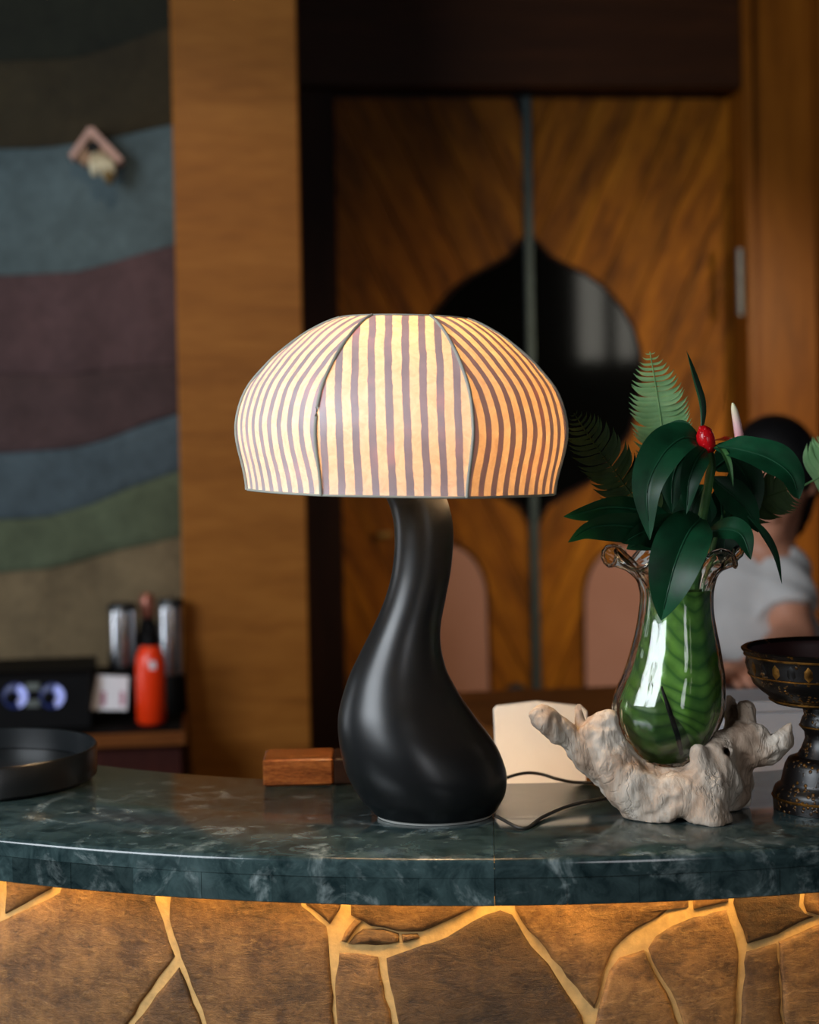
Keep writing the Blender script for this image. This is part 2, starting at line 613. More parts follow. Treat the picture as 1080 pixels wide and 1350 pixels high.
    # woodwork
    M['column'] = wood('honey_veneer', srgb(122, 72, 24), srgb(142, 88, 32), srgb(158, 102, 42), (0.9, 0.9, 7), rough=0.42, var=0.0, fine=14)
    M['plank'] = wood('knotty_plank', srgb(66, 30, 4), srgb(142, 80, 10), srgb(186, 116, 22), (6, 6, 1.0), rough=0.55, var=0.22, fine=12)
    M['frame'] = wood('frame_wood', srgb(112, 60, 12), srgb(140, 80, 18), srgb(158, 94, 26), (9, 9, 0.8), rough=0.4, var=0.08)
    M['header'] = wood('header_wood', srgb(48, 25, 11), srgb(60, 32, 14), srgb(74, 40, 18), (0.8, 9, 9), rough=0.5, var=0.1)
    M['darkwood'] = wood('dark_stained_wood', srgb(34, 18, 12), srgb(44, 24, 16), srgb(54, 30, 18), (9, 9, 0.8), rough=0.6, var=0.1)
    t = NT('smoked_glass')
    M['smoked'] = t.set(t.ramp(t.noise(t.coord('World'), 3), [(0.3, srgb(6, 7, 7)), (0.7, srgb(10, 11, 10))]), 0.05, spec=0.5)
    t = NT('rose_glass')
    M['rose'] = t.set(t.ramp(t.noise(t.coord('World'), 2.5), [(0.3, srgb(178, 128, 108)), (0.7, srgb(192, 142, 122))]), 0.3)
    t = NT('overcast_window_glow')
    t.set(srgb(200, 200, 195), 0.5, Emission_Strength=3.2)
    t.b.inputs['Emission Color'].default_value = srgb(226, 222, 208)
    M['daypane'] = t.m
    M['strip'] = plain('blued_metal', srgb(70, 84, 84), 0.4, 0.4)
    M['steel'] = plain('brushed_steel', srgb(200, 200, 204), 0.2, 1.0)
    M['greymetal'] = plain('dull_nickel', srgb(128, 128, 124), 0.5, 0.6)
    M['iron'] = plain('dark_iron', srgb(58, 60, 62), 0.35, 0.7)
    M['black'] = plain('black_plastic', srgb(8, 8, 10), 0.6, spec=0.1)
    M['backboard'] = plain('black_backboard', srgb(9, 9, 9), 0.7, spec=0.08)
    t = NT('backlit_ring_blue')
    t.set(srgb(120, 140, 220), 0.3, Emission_Strength=0.5)
    t.b.inputs['Emission Color'].default_value = srgb(186, 192, 246)
    M['ring'] = t.m
    t = NT('dim_blue_dial')
    t.set(srgb(30, 40, 84), 0.4, Emission_Strength=0.07)
    t.b.inputs['Emission Color'].default_value = srgb(70, 90, 190)
    M['dial_blue'] = t.m
    M['grey'] = plain('grey_print', srgb(96, 104, 102), 0.5)
    M['redplastic'] = plain('red_plastic', srgb(236, 58, 16), 0.3, namt=0.04)
    M['copper'] = plain('copper_cap', srgb(150, 92, 76), 0.35, 0.5)
    M['card'] = plain('white_card', srgb(226, 228, 236), 0.6, namt=0.03)
    M['pinkprint'] = plain('pink_print', srgb(170, 110, 135), 0.6)
    M['shelf'] = wood('shelf_wood', srgb(86, 46, 18), srgb(118, 66, 26), srgb(140, 84, 36), (0.8, 9, 9))
    M['cabinet'] = wood('oxblood_cabinet', srgb(44, 16, 12), srgb(54, 20, 15), srgb(64, 26, 18), (9, 9, 0.8), rough=0.5)
    M['pinewood'] = plain('pinkish_wood', srgb(188, 150, 136), 0.7, namt=0.15)
    M['cream'] = plain('dried_cream_petal', srgb(200, 190, 160), 0.8, namt=0.15)
    M['dull_gold'] = plain('dull_straw', srgb(120, 96, 52), 0.8)
    M['tan_front'] = plain('tan_front', srgb(150, 118, 92), 0.8)
    M['hole'] = plain('dark_hole', srgb(14, 14, 12), 0.9)
    M['rust'] = plain('rust_string', srgb(130, 80, 50), 0.8)
    # person
    M['skin'] = plain('skin', srgb(186, 128, 100), 0.5, namt=0.06)
    M['hair'] = plain('black_hair', srgb(14, 13, 14), 0.45)
    M['shirt'] = plain('white_shirt_cloth', srgb(190, 187, 184), 0.85, namt=0.05)
    M['trousers'] = plain('dark_trousers', srgb(36, 38, 46), 0.85)
    M['eye'] = plain('eye_dark', srgb(24, 18, 16), 0.15)
    # shell
    M['floor'] = plain('dark_stone_floor', srgb(92, 84, 74), 0.5, 0, 3, 0.2)
    M['ceiling'] = plain('dark_ceiling', srgb(60, 44, 32), 0.8)


def paper_mat():
    t = NT('striped_paper')
    t.t.nodes.remove(t.b)
    uv = t.n('ShaderNodeTexCoord').outputs['UV']
    sp = t.n('ShaderNodeSeparateXYZ'); t.l(uv, sp.inputs[0])
    wv = t.coord('World')
    wob = t.math('MULTIPLY', t.math('SUBTRACT', t.noise(wv, 26, 3), 0.5), 0.0035)
    u = t.math('ADD', t.math('ADD', sp.outputs[0], wob), t.math('MULTIPLY', sp.outputs[1], -0.055))
    st = t.math('SINE', t.math('MULTIPLY', u, 2 * pi / 0.0155))
    st = t.math('ADD', st, t.math('MULTIPLY', t.math('SUBTRACT', t.noise(wv, 150, 3), 0.5), 0.5))
    mask = t.ramp(t.math('MULTIPLY_ADD', st, 0.5, 0.5), [(0.54, (0, 0, 0, 1)), (0.62, (1, 1, 1, 1))])
    fib = t.noise(wv, 85, 6, 0.7, 1.0)
    blotch = t.noise(wv, 22, 4)
    cream_r = t.ramp(fib, [(0.3, srgb(226, 212, 192)), (0.7, srgb(244, 236, 224))])
    cream_t = t.ramp(fib, [(0.3, srgb(206, 158, 100)), (0.7, srgb(244, 200, 138))])
    crk = t.noise(wv, 48, 7, 0.75, 2.2)
    cream_t = t.mix(t.ramp(crk, [(0.30, (0.55, 0.55, 0.55, 1)), (0.42, (0, 0, 0, 1)), (0.64, (0, 0, 0, 1)), (0.72, (0.5, 0.5, 0.5, 1))]), cream_t, srgb(190, 140, 84))
    dark_r = t.ramp(blotch, [(0.35, srgb(168, 166, 174)), (0.65, srgb(186, 186, 196))])
    dark_t = t.ramp(blotch, [(0.38, srgb(98, 76, 74)), (0.56, srgb(104, 72, 62)), (0.68, srgb(142, 78, 46))])
    df = t.n('ShaderNodeBsdfDiffuse'); t.l(t.mix(mask, cream_r, dark_r), df.inputs[0])
    tr = t.n('ShaderNodeBsdfTranslucent'); t.l(t.mix(mask, cream_t, dark_t), tr.inputs[0])
    gl = t.n('ShaderNodeBsdfGlossy'); gl.inputs[0].default_value = (0.8, 0.85, 0.9, 1); gl.inputs['Roughness'].default_value = 0.45
    m1 = t.n('ShaderNodeMixShader'); m1.inputs[0].default_value = 0.22
    t.l(df.outputs[0], m1.inputs[1]); t.l(tr.outputs[0], m1.inputs[2])
    m2 = t.n('ShaderNodeMixShader'); m2.inputs[0].default_value = 0.07
    t.l(m1.outputs[0], m2.inputs[1]); t.l(gl.outputs[0], m2.inputs[2])
    bp = t.n('ShaderNodeBump'); bp.inputs['Strength'].default_value = 0.25; bp.inputs['Distance'].default_value = 0.002
    t.l(t.math('ADD', fib, t.noise(wv, 14, 3)), bp.inputs['Height'])
    for nd in (df, gl): t.l(bp.outputs[0], nd.inputs['Normal'])
    t.l(m2.outputs[0], t.out.inputs[0])
    return t.m


def glass_mat():
    t = NT('clear_glass')
    t.b.inputs['Transmission Weight'].default_value = 1.0
    t.b.inputs['IOR'].default_value = 1.45
    t.bump(t.noise(t.coord('World', (1, 1, 0.28)), 70, 2), 0.28, 0.003)
    return t.set((0.97, 0.99, 0.96, 1), 0.0)


build_materials()

# ================================================================== THE ROOM
PD = Plane(5.3)      # door wall
PC = Plane(4.2)      # column face
PL = Plane(4.36)     # striped earth wall
PS = Plane(3.95)     # things on the back shelf


def struct(name, geo, mat, smooth=False, **kw):
    o = mk(name, geo[0], geo[1], mat, smooth=smooth, rz=RA, **kw)
    return tag(o, kind='structure')


struct('floor', box(PD, -4.5, 4.5, -8.5, 0.6, -0.1, 0.0), M['floor'])
struct('ceiling', box(PD, -4.5, 4.5, -8.5, 0.6, 3.2, 3.3), M['ceiling'])
# door wall: pieces around the door
dl, _ = PD.uz(441, 300); dr, _ = PD.uz(966, 300); _, dt = PD.uz(700, 126)
struct('wall_back', add(box(PD, -4.5, dl - 0.12, 0.03, 0.2, 0, 3.2), box(PD, dr + 0.5, 4.5, 0.03, 0.2, 0, 3.2)), M['darkwood'])
trim = struct('trim_1', box(PD, dl - 0.14, dl, -0.10, 0.2, 0, dt, 0.006), M['darkwood'])
struct('trim_2', box(PD, dl - 0.14, dr + 0.0, -0.12, 0.2, dt + 0.002, 3.2, 0.006), M['header'])
jr, _ = PD.uz(1062, 300)
struct('trim_3', box(PD, dr, dr + 0.03, -0.14, 0.2, 0, 3.2, 0.004), M['frame'])
struct('trim_4', box(PD, dr + 0.031, jr, -0.10, 0.2, 0, 3.2, 0.004), M['frame'])
struct('trim_5', box(PD, jr + 0.003, jr + 0.55, -0.17, 0.2, 0, 3.2, 0.01), M['frame'])


# double door with V-laid planks, ogee window and arched windows
door = empty('door_1', PD.w((dl + dr) / 2, 0), rz=RA, kind='structure')
uc, _ = PD.uz(698, 400)


def clip(poly, a, b, c):
    """keep a*u+b*z<=c"""
    out = []
    for i in range(len(poly)):
        p, q = poly[i], poly[(i + 1) % len(poly)]
        dp, dq = a * p[0] + b * p[1] - c, a * q[0] + b * q[1] - c
        if dp <= 0: out.append(p)
        if dp * dq < 0:
            t = dp / (dp - dq)
            out.append((p[0] + (q[0] - p[0]) * t, p[1] + (q[1] - p[1]) * t))
    return out


def on(pl, d):
    return lambda u, z, b: pl.w(u, z, d + b)


for side in (-1, 1):
    u0, u1 = (dl + 0.004, uc - 0.012) if side < 0 else (uc + 0.012, dr - 0.004)
    lf = mk('door_leaf', *box(PD, u0, u1, 0.02, 0.06, 0.01, dt - 0.006), M['darkwood'], door, False)
    # plank direction: steep, leaning toward the centre line at the bottom
    dv = Vector((0.42 * -side, -0.91)).normalized()
    nn = Vector((-dv.y, dv.x))
    if nn.x < 0: nn = -nn
    wd = 0.125
    vals = [nn.x * u + nn.y * z for u in (u0, u1) for z in (0.01, dt - 0.01)]
    k = min(vals) + (0.03 if side < 0 else 0.07)
    k -= wd
    while k < max(vals):
        poly = [(u0, 0.01), (u1, 0.01), (u1, dt - 0.008), (u0, dt - 0.008)]
        poly = clip(poly, nn.x, nn.y, k + wd - 0.003)
        poly = clip(poly, -nn.x, -nn.y, -(k))
        k += wd
        if len(poly) < 3: continue
        ar = abs(sum(poly[i][0] * poly[(i + 1) % len(poly)][1] - poly[(i + 1) % len(poly)][0] * poly[i][1] for i in range(len(poly)))) / 2
        if ar < 0.002: continue
        # own axes: local z along the plank so that the grain follows it
        g = prism(poly, on(PD, 0.02), on(PD, 0.0), 0.003)
        V = [Vector(v) for v in g[0]]
        org = sum(V, Vector()) / len(V)
        wdir = (RU * dv.x + Vector((0, 0, dv.y))).normalized()
        xdir = (RU * nn.x + Vector((0, 0, nn.y))).normalized()
        ydir = wdir.cross(xdir)
        Mx = Matrix((xdir, ydir, wdir)).transposed().to_4x4()
        Mx = Matrix.Translation(org) @ Mx
        me = bpy.data.meshes.new('plank')
        Mi = Mx.inverted()
        me.from_pydata([tuple(Mi @ v) for v in V], [], g[1])
        bm = bmesh.new(); bm.from_mesh(me); bmesh.ops.recalc_face_normals(bm, faces=bm.faces); bm.to_mesh(me); bm.free()
        me.materials.append(M['plank'])
        link(bpy.data.objects.new('plank', me), Mx, lf)

# ogee window: two smoked panes in a rim, meeting at the astragal
og = [(697, 311), (709, 320), (725, 338), (747, 350), (772, 362), (796, 379), (818, 404), (834, 432), (843, 463), (845, 485), (842, 529), (831, 569), (809, 603), (778, 635), (747, 650), (722, 666), (706, 691)]
ogr = []
for x, y in og:
    u, z = PD.uz(x, y)
    ogr.append((max(u - uc, 0.006), z))
for side in (-1, 1):
    half = [(uc + side * u, z) for u, z in ogr]
    half = half + [(uc + side * 0.004, half[-1][1]), (uc + side * 0.004, half[0][1])]
    pane = mk('window_pane', *prism(half, on(PD, 0.004), on(PD, -0.008), 0.001), M['smoked'], door, False)
    mk('window_rim', *tube([PD.w(uc + side * u, z, -0.008) for u, z in ogr], 0.006, 8), M['darkwood'], pane)
for side, cxp in ((-1, 586), (1, 822)):
    ua, zt = PD.uz(cxp, 716)
    hw = 0.133
    arc = [(ua + hw * cos(a), zt - hw * 1.35 + hw * 1.35 * sin(a)) for a in [pi * i / 16 for i in range(17)]]
    arc += [(ua - hw * 1.03, 0.35), (ua + hw * 1.03, 0.35)]
    pane = mk('arched_pane', *prism(arc, on(PD, 0.004), on(PD, -0.008), 0.001), M['rose'], door, False)
    mk('window_rim', *tube([PD.w(u, z, -0.008) for u, z in arc + arc[:1]], 0.005, 8), M['darkwood'], pane)
mk('astragal', *box(PD, uc - 0.013, uc + 0.013, -0.022, 0.02, 0.01, dt - 0.006, 0.003), M['strip'], door, False)
uk, zk = PD.uz(677, 912)
mk('door_knob', *lathe([(0.012, 0.0), (0.012, 0.03), (0.03, 0.036), (0.036, 0.05), (0.03, 0.064), (0.01, 0.068)], PD.w(uk, zk, 0), 20, axis=-RN), M['iron'], door)
uh, zh = PD.uz(957, 377)
hz = PD.uz(957, 335)[1] - PD.uz(957, 420)[1]
hg = mk('hinge', *tube([PD.w(uh, zh - hz / 2, -0.15), PD.w(uh, zh + hz / 2, -0.15)], 0.011, 12), M['greymetal'], door)
uh, zh = PD.uz(507, 704)
mk('latch', *box(PD, uh - 0.02, uh + 0.02, -0.04, 0.0, zh - 0.006, zh + 0.006, 0.002), M['brass'], door, False)

# wooden column
c0, _ = PC.uz(236, 560); c1, _ = PC.uz(402, 560)
struct('column', box(PC, c0, c1, 0.0, 0.36, 0, 3.2, 0.004), M['column'])

# striped earth wall: each stratum a course of its own
wl = empty('wall_left', PL.w(-0.9, 0), rz=RA, kind='structure')
UL, UR = -3.2, PL.uz(246, 560)[0]
bnd = [
    [(0, 80), (100, 75), (160, 58), (220, 35)],
    [(0, 195), (60, 193), (120, 185), (170, 175), (225, 163)],
    [(0, 363), (100, 358), (150, 345), (190, 332), (228, 322)],
    [(0, 492), (80, 494), (150, 486), (230, 478)],
    [(0, 597), (100, 590), (150, 575), (190, 558), (232, 545)],
    [(0, 685), (60, 682), (120, 665), (170, 643), (236, 620)],
    [(0, 755), (60, 750), (100, 740), (160, 724), (236, 708)],
]
lines = []
for b in bnd:
    q = [PL.uz(x, y) for x, y in b]
    lines.append(q)


def zline(q, u):
    if u <= q[0][0]:
        return q[0][1] + 0.05 * sin((q[0][0] - u) * 2.2)
    for a, b in zip(q, q[1:]):
        if u <= b[0]:
            t = (u - a[0]) / (b[0] - a[0])
            return a[1] + (b[1] - a[1]) * t
    sl = (q[-1][1] - q[-2][1]) / (q[-1][0] - q[-2][0])
    return q[-1][1] + sl * (u - q[-1][0])


names = ['earth_olive', 'earth_umber', 'earth_slate', 'earth_maroon', 'earth_plum', 'earth_blue', 'earth_moss', 'earth_clay']
us = [UL + (UR - UL) * i / 90 for i in range(91)]
for i, nm in enumerate(names):
    top = [zline(lines[i - 1], u) - 0.0015 if i else 3.2 for u in us]
    bot = [zline(lines[i], u) if i < 7 else 0.0 for u in us]
    pd_ = (0.004, 0.0, 0.006, 0.001, 0.003, 0.008, 0.0, 0.005)[i]
    rows = []
    nz = 10
    for k in range(nz + 1):
        v = k / nz
        row = []
        for j, u in enumerate(us):
            z = bot[j] + (top[j] - bot[j]) * v
            if 0 < k < nz or True:
                z += 0.006 * noise.noise(Vector((u * 9, i * 3.1, 0.5))) * (1 if (k == 0 and i < 7) or (k == nz and i) else 0) if False else 0
            edge = min(v, 1 - v) * (top[j] - bot[j])
            d = pd_ + 0.006 * max(0, 1 - edge / 0.012) - 0.007 * noise.fractal(Vector((u * 7, z * 7, i)), 1.0, 2.0, 4)
            row.append(PL.w(u, z, d))
        rows.append(row)
    back = [[PL.w(u, (top[j] if e else bot[j]), 0.06) for j, u in enumerate(us)] for e in (1, 0)]
    g = loft(rows + back + [rows[0]], closed=False)
    o = mk('earth_layer', g[0], g[1], M[nm], wl)
    o['label'] = {'earth_olive': 'dark olive top layer', 'earth_umber': 'dark umber layer', 'earth_slate': 'slate grey blue layer', 'earth_maroon': 'maroon layer',
                  'earth_plum': 'dark plum layer', 'earth_blue': 'dusty blue layer', 'earth_moss': 'moss green layer', 'earth_clay': 'sandy clay bottom layer'}[nm]
mk('backing', *box(PL, UL, UR, 0.061, 0.2, 0, 3.2), M['earth_clay'], wl, False)
# closing wall on the left of the column towards the door wall
struct('wall_right', box(PD, jr + 0.56, jr + 0.7, -0.9, 0.0, 0, 3.2), M['darkwood'])

# window behind the photographer, mirrored in the door glass
PR = Plane(0); PR.o = Vector((0, -2.62, 0)); 
def rbox(u0, u1, d0, d1, z0, z1):
    return loft([[Vector((x, y, z)) for x, y in ((u0, d0), (u1, d0), (u1, d1), (u0, d1))] for z in (z0, z1)])
struct('wall_rear', rbox(-4.4, 4.4, -2.85, -2.70, 0, 3.19), M['darkwood'])
win = empty('window_1', (3.55, -2.66, 1.9), kind='structure')
for x0, x1 in ((3.31, 3.53), (3.63, 3.80)):
    mk('window_pane', *rbox(x0, x1, -2.66, -2.65, 1.93, 2.85), M['daypane'], win, False)
for x0, x1 in ((3.26, 3.31), (3.53, 3.63), (3.80, 3.85)):
    mk('window_frame', *rbox(x0, x1, -2.69, -2.62, 1.88, 2.90), M['darkwood'], win, False)
for z0, z1 in ((1.88, 1.93), (2.85, 2.90)):
    mk('window_frame', *rbox(3.26, 3.85, -2.685, -2.625, z0, z1), M['darkwood'], win, False)

# ================================================================== BACK SHELF
us0 = PS.uz(-160, 960)[0]; us1 = PS.uz(246, 960)[0]; zs = PS.uz(180, 958)[1]
cab = empty('back_cabinet', PS.w((us0 + us1) / 2, 0), 'dark red-brown back cabinet with a wooden shelf edge beside the column', 'cabinet', rz=RA)
mk('body', *box(PS, us0, us1 - 0.01, -0.04, 0.36, 0.08, zs - 0.035, 0.004), M['cabinet'], cab, False)
mk('plinth', *box(PS, us0, us1 - 0.03, 0.0, 0.34, 0.0, 0.08), M['darkwood'], cab, False)
mk('worktop', *box(PS, us0, us1, -0.07, 0.37, zs - 0.034, zs - 0.004, 0.003), M['shelf'], cab, False)
mk('mat', *box(PS, us0 + 0.01, us1 - 0.01, -0.058, 0.35, zs - 0.004, zs, 0.001), M['backboard'], cab, False)
zb = Plane(PS.o.y + 0.33).uz(60, 884)[1]
mk('backboard', *box(PS, us0, us1, 0.33, 0.36, zs, zb, 0.002), M['backboard'], cab, False)

# black mixer with two backlit dials
ua, za = PS.uz(-70, 950); ub, zt = PS.uz(118, 884)
mx_ = empty('audio_mixer', PS.w((ua + ub) / 2, zs, 0.12), 'black box with two blue-white backlit dials on the back shelf', 'mixer', rz=RA)
g = loft([[PS.w(u, z, d) for d, z in ((0.0, zs + 0.004), (0.012, zt - 0.012), (0.03, zt), (0.25, zt), (0.25, zs + 0.004))] for u in (ua, ub)])
mk('case', *g, M['black'], mx_, False)
for k in (0.03, 0.22):
    for u in (ua + 0.03, ub - 0.03):
        mk('foot', *lathe([(0.01, 0), (0.01, 0.0045)], PS.w(u, zs, k), 10), M['black'], mx_)
for px in (20, 69):
    u, z = PS.uz(px, 918)
    tt = (z - zs) / (zt - zs)
    b0 = PS.w(u, z, 0.012 * tt + 0.002)
    ring = mk('dial', *lathe([(0.029, -0.002), (0.029, 0.006), (0.025, 0.009), (0.010, 0.009)], b0, 28, axis=-RN), M['dial_blue'], mx_)
    gq = []
    for k in range(15):
        th = radians(-72 + 144 * k / 14)
        for rr_ in (0.010, 0.0275):
            gq.append((rr_ * cos(th), rr_ * sin(th)))
    f_ = [[b0 + RU * gq[2 * k + e][0] + Vector((0, 0, gq[2 * k + e][1])) - RN * dd for e, dd in ((0, 0.0092), (1, 0.0092), (1, 0.0100), (0, 0.0100))] for k in range(15)]
    mk('glow_crescent', *loft(f_), M['ring'], ring, False)
    b1 = PS.w(u - 0.008, z - 0.002, 0.012 * tt - 0.004)
    mk('dial_cap', *lathe([(0.0135, -0.002), (0.0135, 0.018), (0.010, 0.021)], b1, 20, axis=-RN), M['black'], ring)
for py in (906, 928):
    u0, z0 = PS.uz(34, py + 5); u1, z1 = PS.uz(52, py - 5)
    mk('display', *box(PS, u0, u1, 0.002, 0.02, z0, z1, 0.001), M['grey'], mx_, False)


def canister(px0, px1, ytop, ybot, dd, label, base_h):
    u0 = PS.uz(px0, 850)[0]; u1 = PS.uz(px1, 850)[0]
    r = (u1 - u0) / 2
    uc_ = (u0 + u1) / 2
    ztop = PS.uz(px0, ytop)[1]; zbot = PS.uz(px0, ybot)[1]
    b = PS.w(uc_, zs, dd)
    e = empty('steel_canister', b, label, 'canister', rz=RA)
    mk('base', *lathe([(r * 1.15, 0), (r * 1.15, 0.01), (r * 1.05, zbot - zs - 0.004), (r * 0.9, zbot - zs)], b, 28), M['black'], e)
    h0 = zbot - zs
    h1 = ztop - zs
    mk('body', *lathe([(r, h0), (r, h1 - 0.02), (r * 0.99, h1 - 0.018)], b, 32), M['steel'], e)
    mk('lid', *lathe([(r * 1.02, h1 - 0.018), (r * 1.02, h1 - 0.006), (r * 0.9, h1), (r * 0.3, h1 + 0.001)], b, 28), M['iron'], e)


canister(135, 176, 808, 893, 0.21, 'upright steel canister on a black foot behind the white card', 1)
canister(205, 241, 801, 905, 0.20, 'upright steel canister on a black foot behind the red bottle, next to the column', 1)
# dark bottle with a copper cap between the canisters
u, z = PS.uz(190, 850)
b = PS.w(u, zs, 0.24)
bo = empty('black_bottle', b, 'black bottle with a copper-brown cap between the steel canisters', 'bottle', rz=RA)
ht = PS.uz(190, 830)[1] - zs; hc = PS.uz(197, 796)[1] - zs
mk('body', *lathe([(0.022, 0), (0.026, 0.006), (0.026, ht * 0.8), (0.02, ht * 0.93), (0.014, ht)], b, 24), M['black'], bo)
mk('cap', *lathe([(0.013, ht), (0.018, ht + 0.006), (0.019, hc - 0.012), (0.012, hc)], b, 20), M['copper'], bo)
# red squeeze bottle
u0 = PS.uz(178, 900)[0]; u1 = PS.uz(218, 900)[0]
b = PS.w((u0 + u1) / 2, zs, 0.03)
rr = (u1 - u0) / 2
h = PS.uz(198, 850)[1] - zs
rb = empty('red_bottle', b, 'bright red plastic bottle with a black spout on the back shelf', 'bottle', rz=RA)
mk('body', *lathe([(rr * 0.8, 0), (rr, 0.008), (rr, h * 0.72), (rr * 0.93, h * 0.84), (rr * 0.66, h * 0.95), (rr * 0.4, h)], b, 32), M['redplastic'], rb)
cp = mk('cap', *lathe([(rr * 0.55, h * 0.97), (rr * 0.55, h + 0.02), (rr * 0.35, h + 0.026)], b, 20), M['black'], rb)
mk('spout', *tube([b + Vector((0, 0, h + 0.02)), b + Vector((0.008, 0, h + 0.035)), b + Vector((0.02, 0, h + 0.04))], [0.006, 0.005, 0.003], 8), M['black'], cp)
mk('label', *loft([[b + RU * (rr * 1.005 * sin(a)) - RN * (rr * 1.005 * cos(a)) + Vector((0, 0, zz)) for a in [radians(x) for x in range(-2, 26, 4)]] for zz in (h * 0.80, h * 0.70)], closed=False), M['card'], rb)
# white folded card
p = [PS.uz(x, y) for x, y in ((118, 940), (166, 940), (168, 897), (126, 895))]
wc = empty('tent_card', PS.w(p[0][0] + 0.04, zs, 0.04), 'small white folded card with faint pink print before a steel canister', 'card', rz=RA)
zb_ = zs
g = loft([[PS.w(u, max(z, zb_), 0.03 + (z - zs) * 0.25 + t) for u, z in p] for t in (0.0, 0.003)])
mk('front_panel', *g, M['card'], wc, False)
g = loft([[PS.w(u, max(z, zb_), 0.088 - (z - zs) * 0.25 + t) for u, z in p] for t in (0.0, 0.003)])
mk('rear_panel', *g, M['card'], wc, False)
for x0, x1 in ((131, 138), (157, 163)):
    q = [PS.uz(x, y) for x, y in ((x0, 934), (x1, 934), (x1, 916), (x0, 916))]
    mk('print_mark', *loft([[PS.w(u, z, 0.03 + (z - zs) * 0.25 - t) for u, z in q] for t in (0.0, 0.0006)]), M['pinkprint'], wc, False)

# little house ornament hanging on the earth wall
def PLw(px, py, d): return PL.w(*PL.uz(px, py), d)


orn = empty('house_ornament', PLw(128, 240, -0.02), 'small wooden house ornament with dried petals hanging on the striped wall', 'ornament', rz=RA)
def slat(a, b, wpx, d0, d1, mat, nm):
    a = Vector(a); b = Vector(b)
    t = (b - a).normalized(); s = Vector((-t.y, t.x)) * wpx / 2
    c = [a + s, b + s, b - s, a - s]
    g = loft([[PLw(v.x, v.y, d) for v in c] for d in (d0, d1)])
    return mk(nm, *g, mat, orn, False)


slat((123, 176), (97, 213), 8, -0.075, -0.005, M['pinewood'], 'roof_slat')
slat((121, 177), (161, 219), 9, -0.078, -0.005, M['pinewood'], 'roof_slat')
poly = [(122, 184), (104, 213), (112, 222), (146, 224), (150, 212)]
fr = mk('house_front', *loft([[PLw(x, y, d) for x, y in poly] for d in (-0.068, -0.006)]), M['tan_front'], orn, False)
mk('entry_hole', *lathe([(0.015, 0), (0.017, 0.002), (0.004, 0.003)], PLw(125, 200, -0.067), 20, axis=-RN), M['hole'], fr)
mk('hanging_loop', *tube([PLw(118, 180, -0.03), PLw(121, 172, -0.02), PLw(126, 172, -0.02), PLw(128, 180, -0.03)], 0.003, 6), M['rust'], orn)
for k, (x, y, l, an) in enumerate(((129, 209, 28, 0.1), (137, 210, 30, -0.12), (143, 214, 27, -0.35), (133, 216, 22, 0.25), (145, 226, 22, -0.1))):
    a = Vector((x, y)); dv = Vector((-sin(an), cos(an)))
    pts = bez([(*a, -0.072), (*(a + dv * l * 0.5), -0.09), (*(a + dv * l), -0.075)], 8)
    rad = [0.004 + 0.010 * sin(pi * min(1, i / 8 * 0.85 + 0.1)) for i in range(9)]
    mk('petal', *tube([PLw(*q) for q in pts], rad, 8), M['cream'] if k < 4 else M['dull_gold'], orn)

# ================================================================== BAR COUNTER
CC = Vector((0.118, 2.677, 0))
RF, RBK, ZT = 1.193, 0.878, 1.05


def cyl(r, th, z):
    return Vector((CC.x + r * sin(th), CC.y - r * cos(th), z))


def sector(prof, t0, t1, n):
    """prof = closed (r,z) outline swept from angle t0 to t1"""
    return loft([[cyl(r, t0 + (t1 - t0) * i / n, z) for r, z in prof] for i in range(n + 1)])


def theta_at(px, py, r):
    d = ray(px, py); c = Vector((0, 0, CZ)) - CC
    a = d.x ** 2 + d.y ** 2; b = 2 * (c.x * d.x + c.y * d.y); e = c.x ** 2 + c.y ** 2 - r * r
    t = (-b - sqrt(b * b - 4 * a * e)) / (2 * a)
    p = Vector((0, 0, CZ)) + d * t
    return atan2(p.x - CC.x, CC.y - p.y), p.z


TL, TR = radians(-80), radians(70)
zsl = ZT - 0.0165
ct = empty('marble_worktop', cyl(1.03, 0, zsl), 'curved dark green marble counter top with a tiled edge', 'counter top')
seam = theta_at(652, 1145, RF)[0]
sprof = [(RBK, zsl), (RBK, ZT - 0.002), (RBK + 0.002, ZT), (RF - 0.0045, ZT), (RF - 0.0016, ZT - 0.0012), (RF - 0.0003, ZT - 0.0035), (RF, ZT - 0.006), (RF, zsl)]
for t0, t1, n in ((TL, seam - 0.0002, 70), (seam + 0.0002, TR, 70)):
    mk('slab', *sector(sprof, t0, t1, n), M['marble'], ct, True, sharp=50)
seams = [theta_at(x, 1170, RF)[0] for x in (16, 93, 175, 265, 358, 455, 552, 652)]
stp = radians(3.05)
while seams[0] > radians(-46): seams.insert(0, seams[0] - stp)
while seams[-1] < radians(34): seams.append(seams[-1] + stp)
z0t, z1t = ZT - 0.0415, zsl - 0.0003
for i, (a, b) in enumerate(zip(seams, seams[1:])):
    j = random.uniform(-0.0006, 0.0004)
    r1 = RF - 0.0008 + j
    pr = [(RF - 0.03, z0t), (RF - 0.03, z1t), (r1, z1t), (r1, z0t + 0.001), (r1 - 0.001, z0t)]
    mk('edge_tile', *sector(pr, a + 0.0001, b - 0.0001, 2), M['tile'], ct, False)

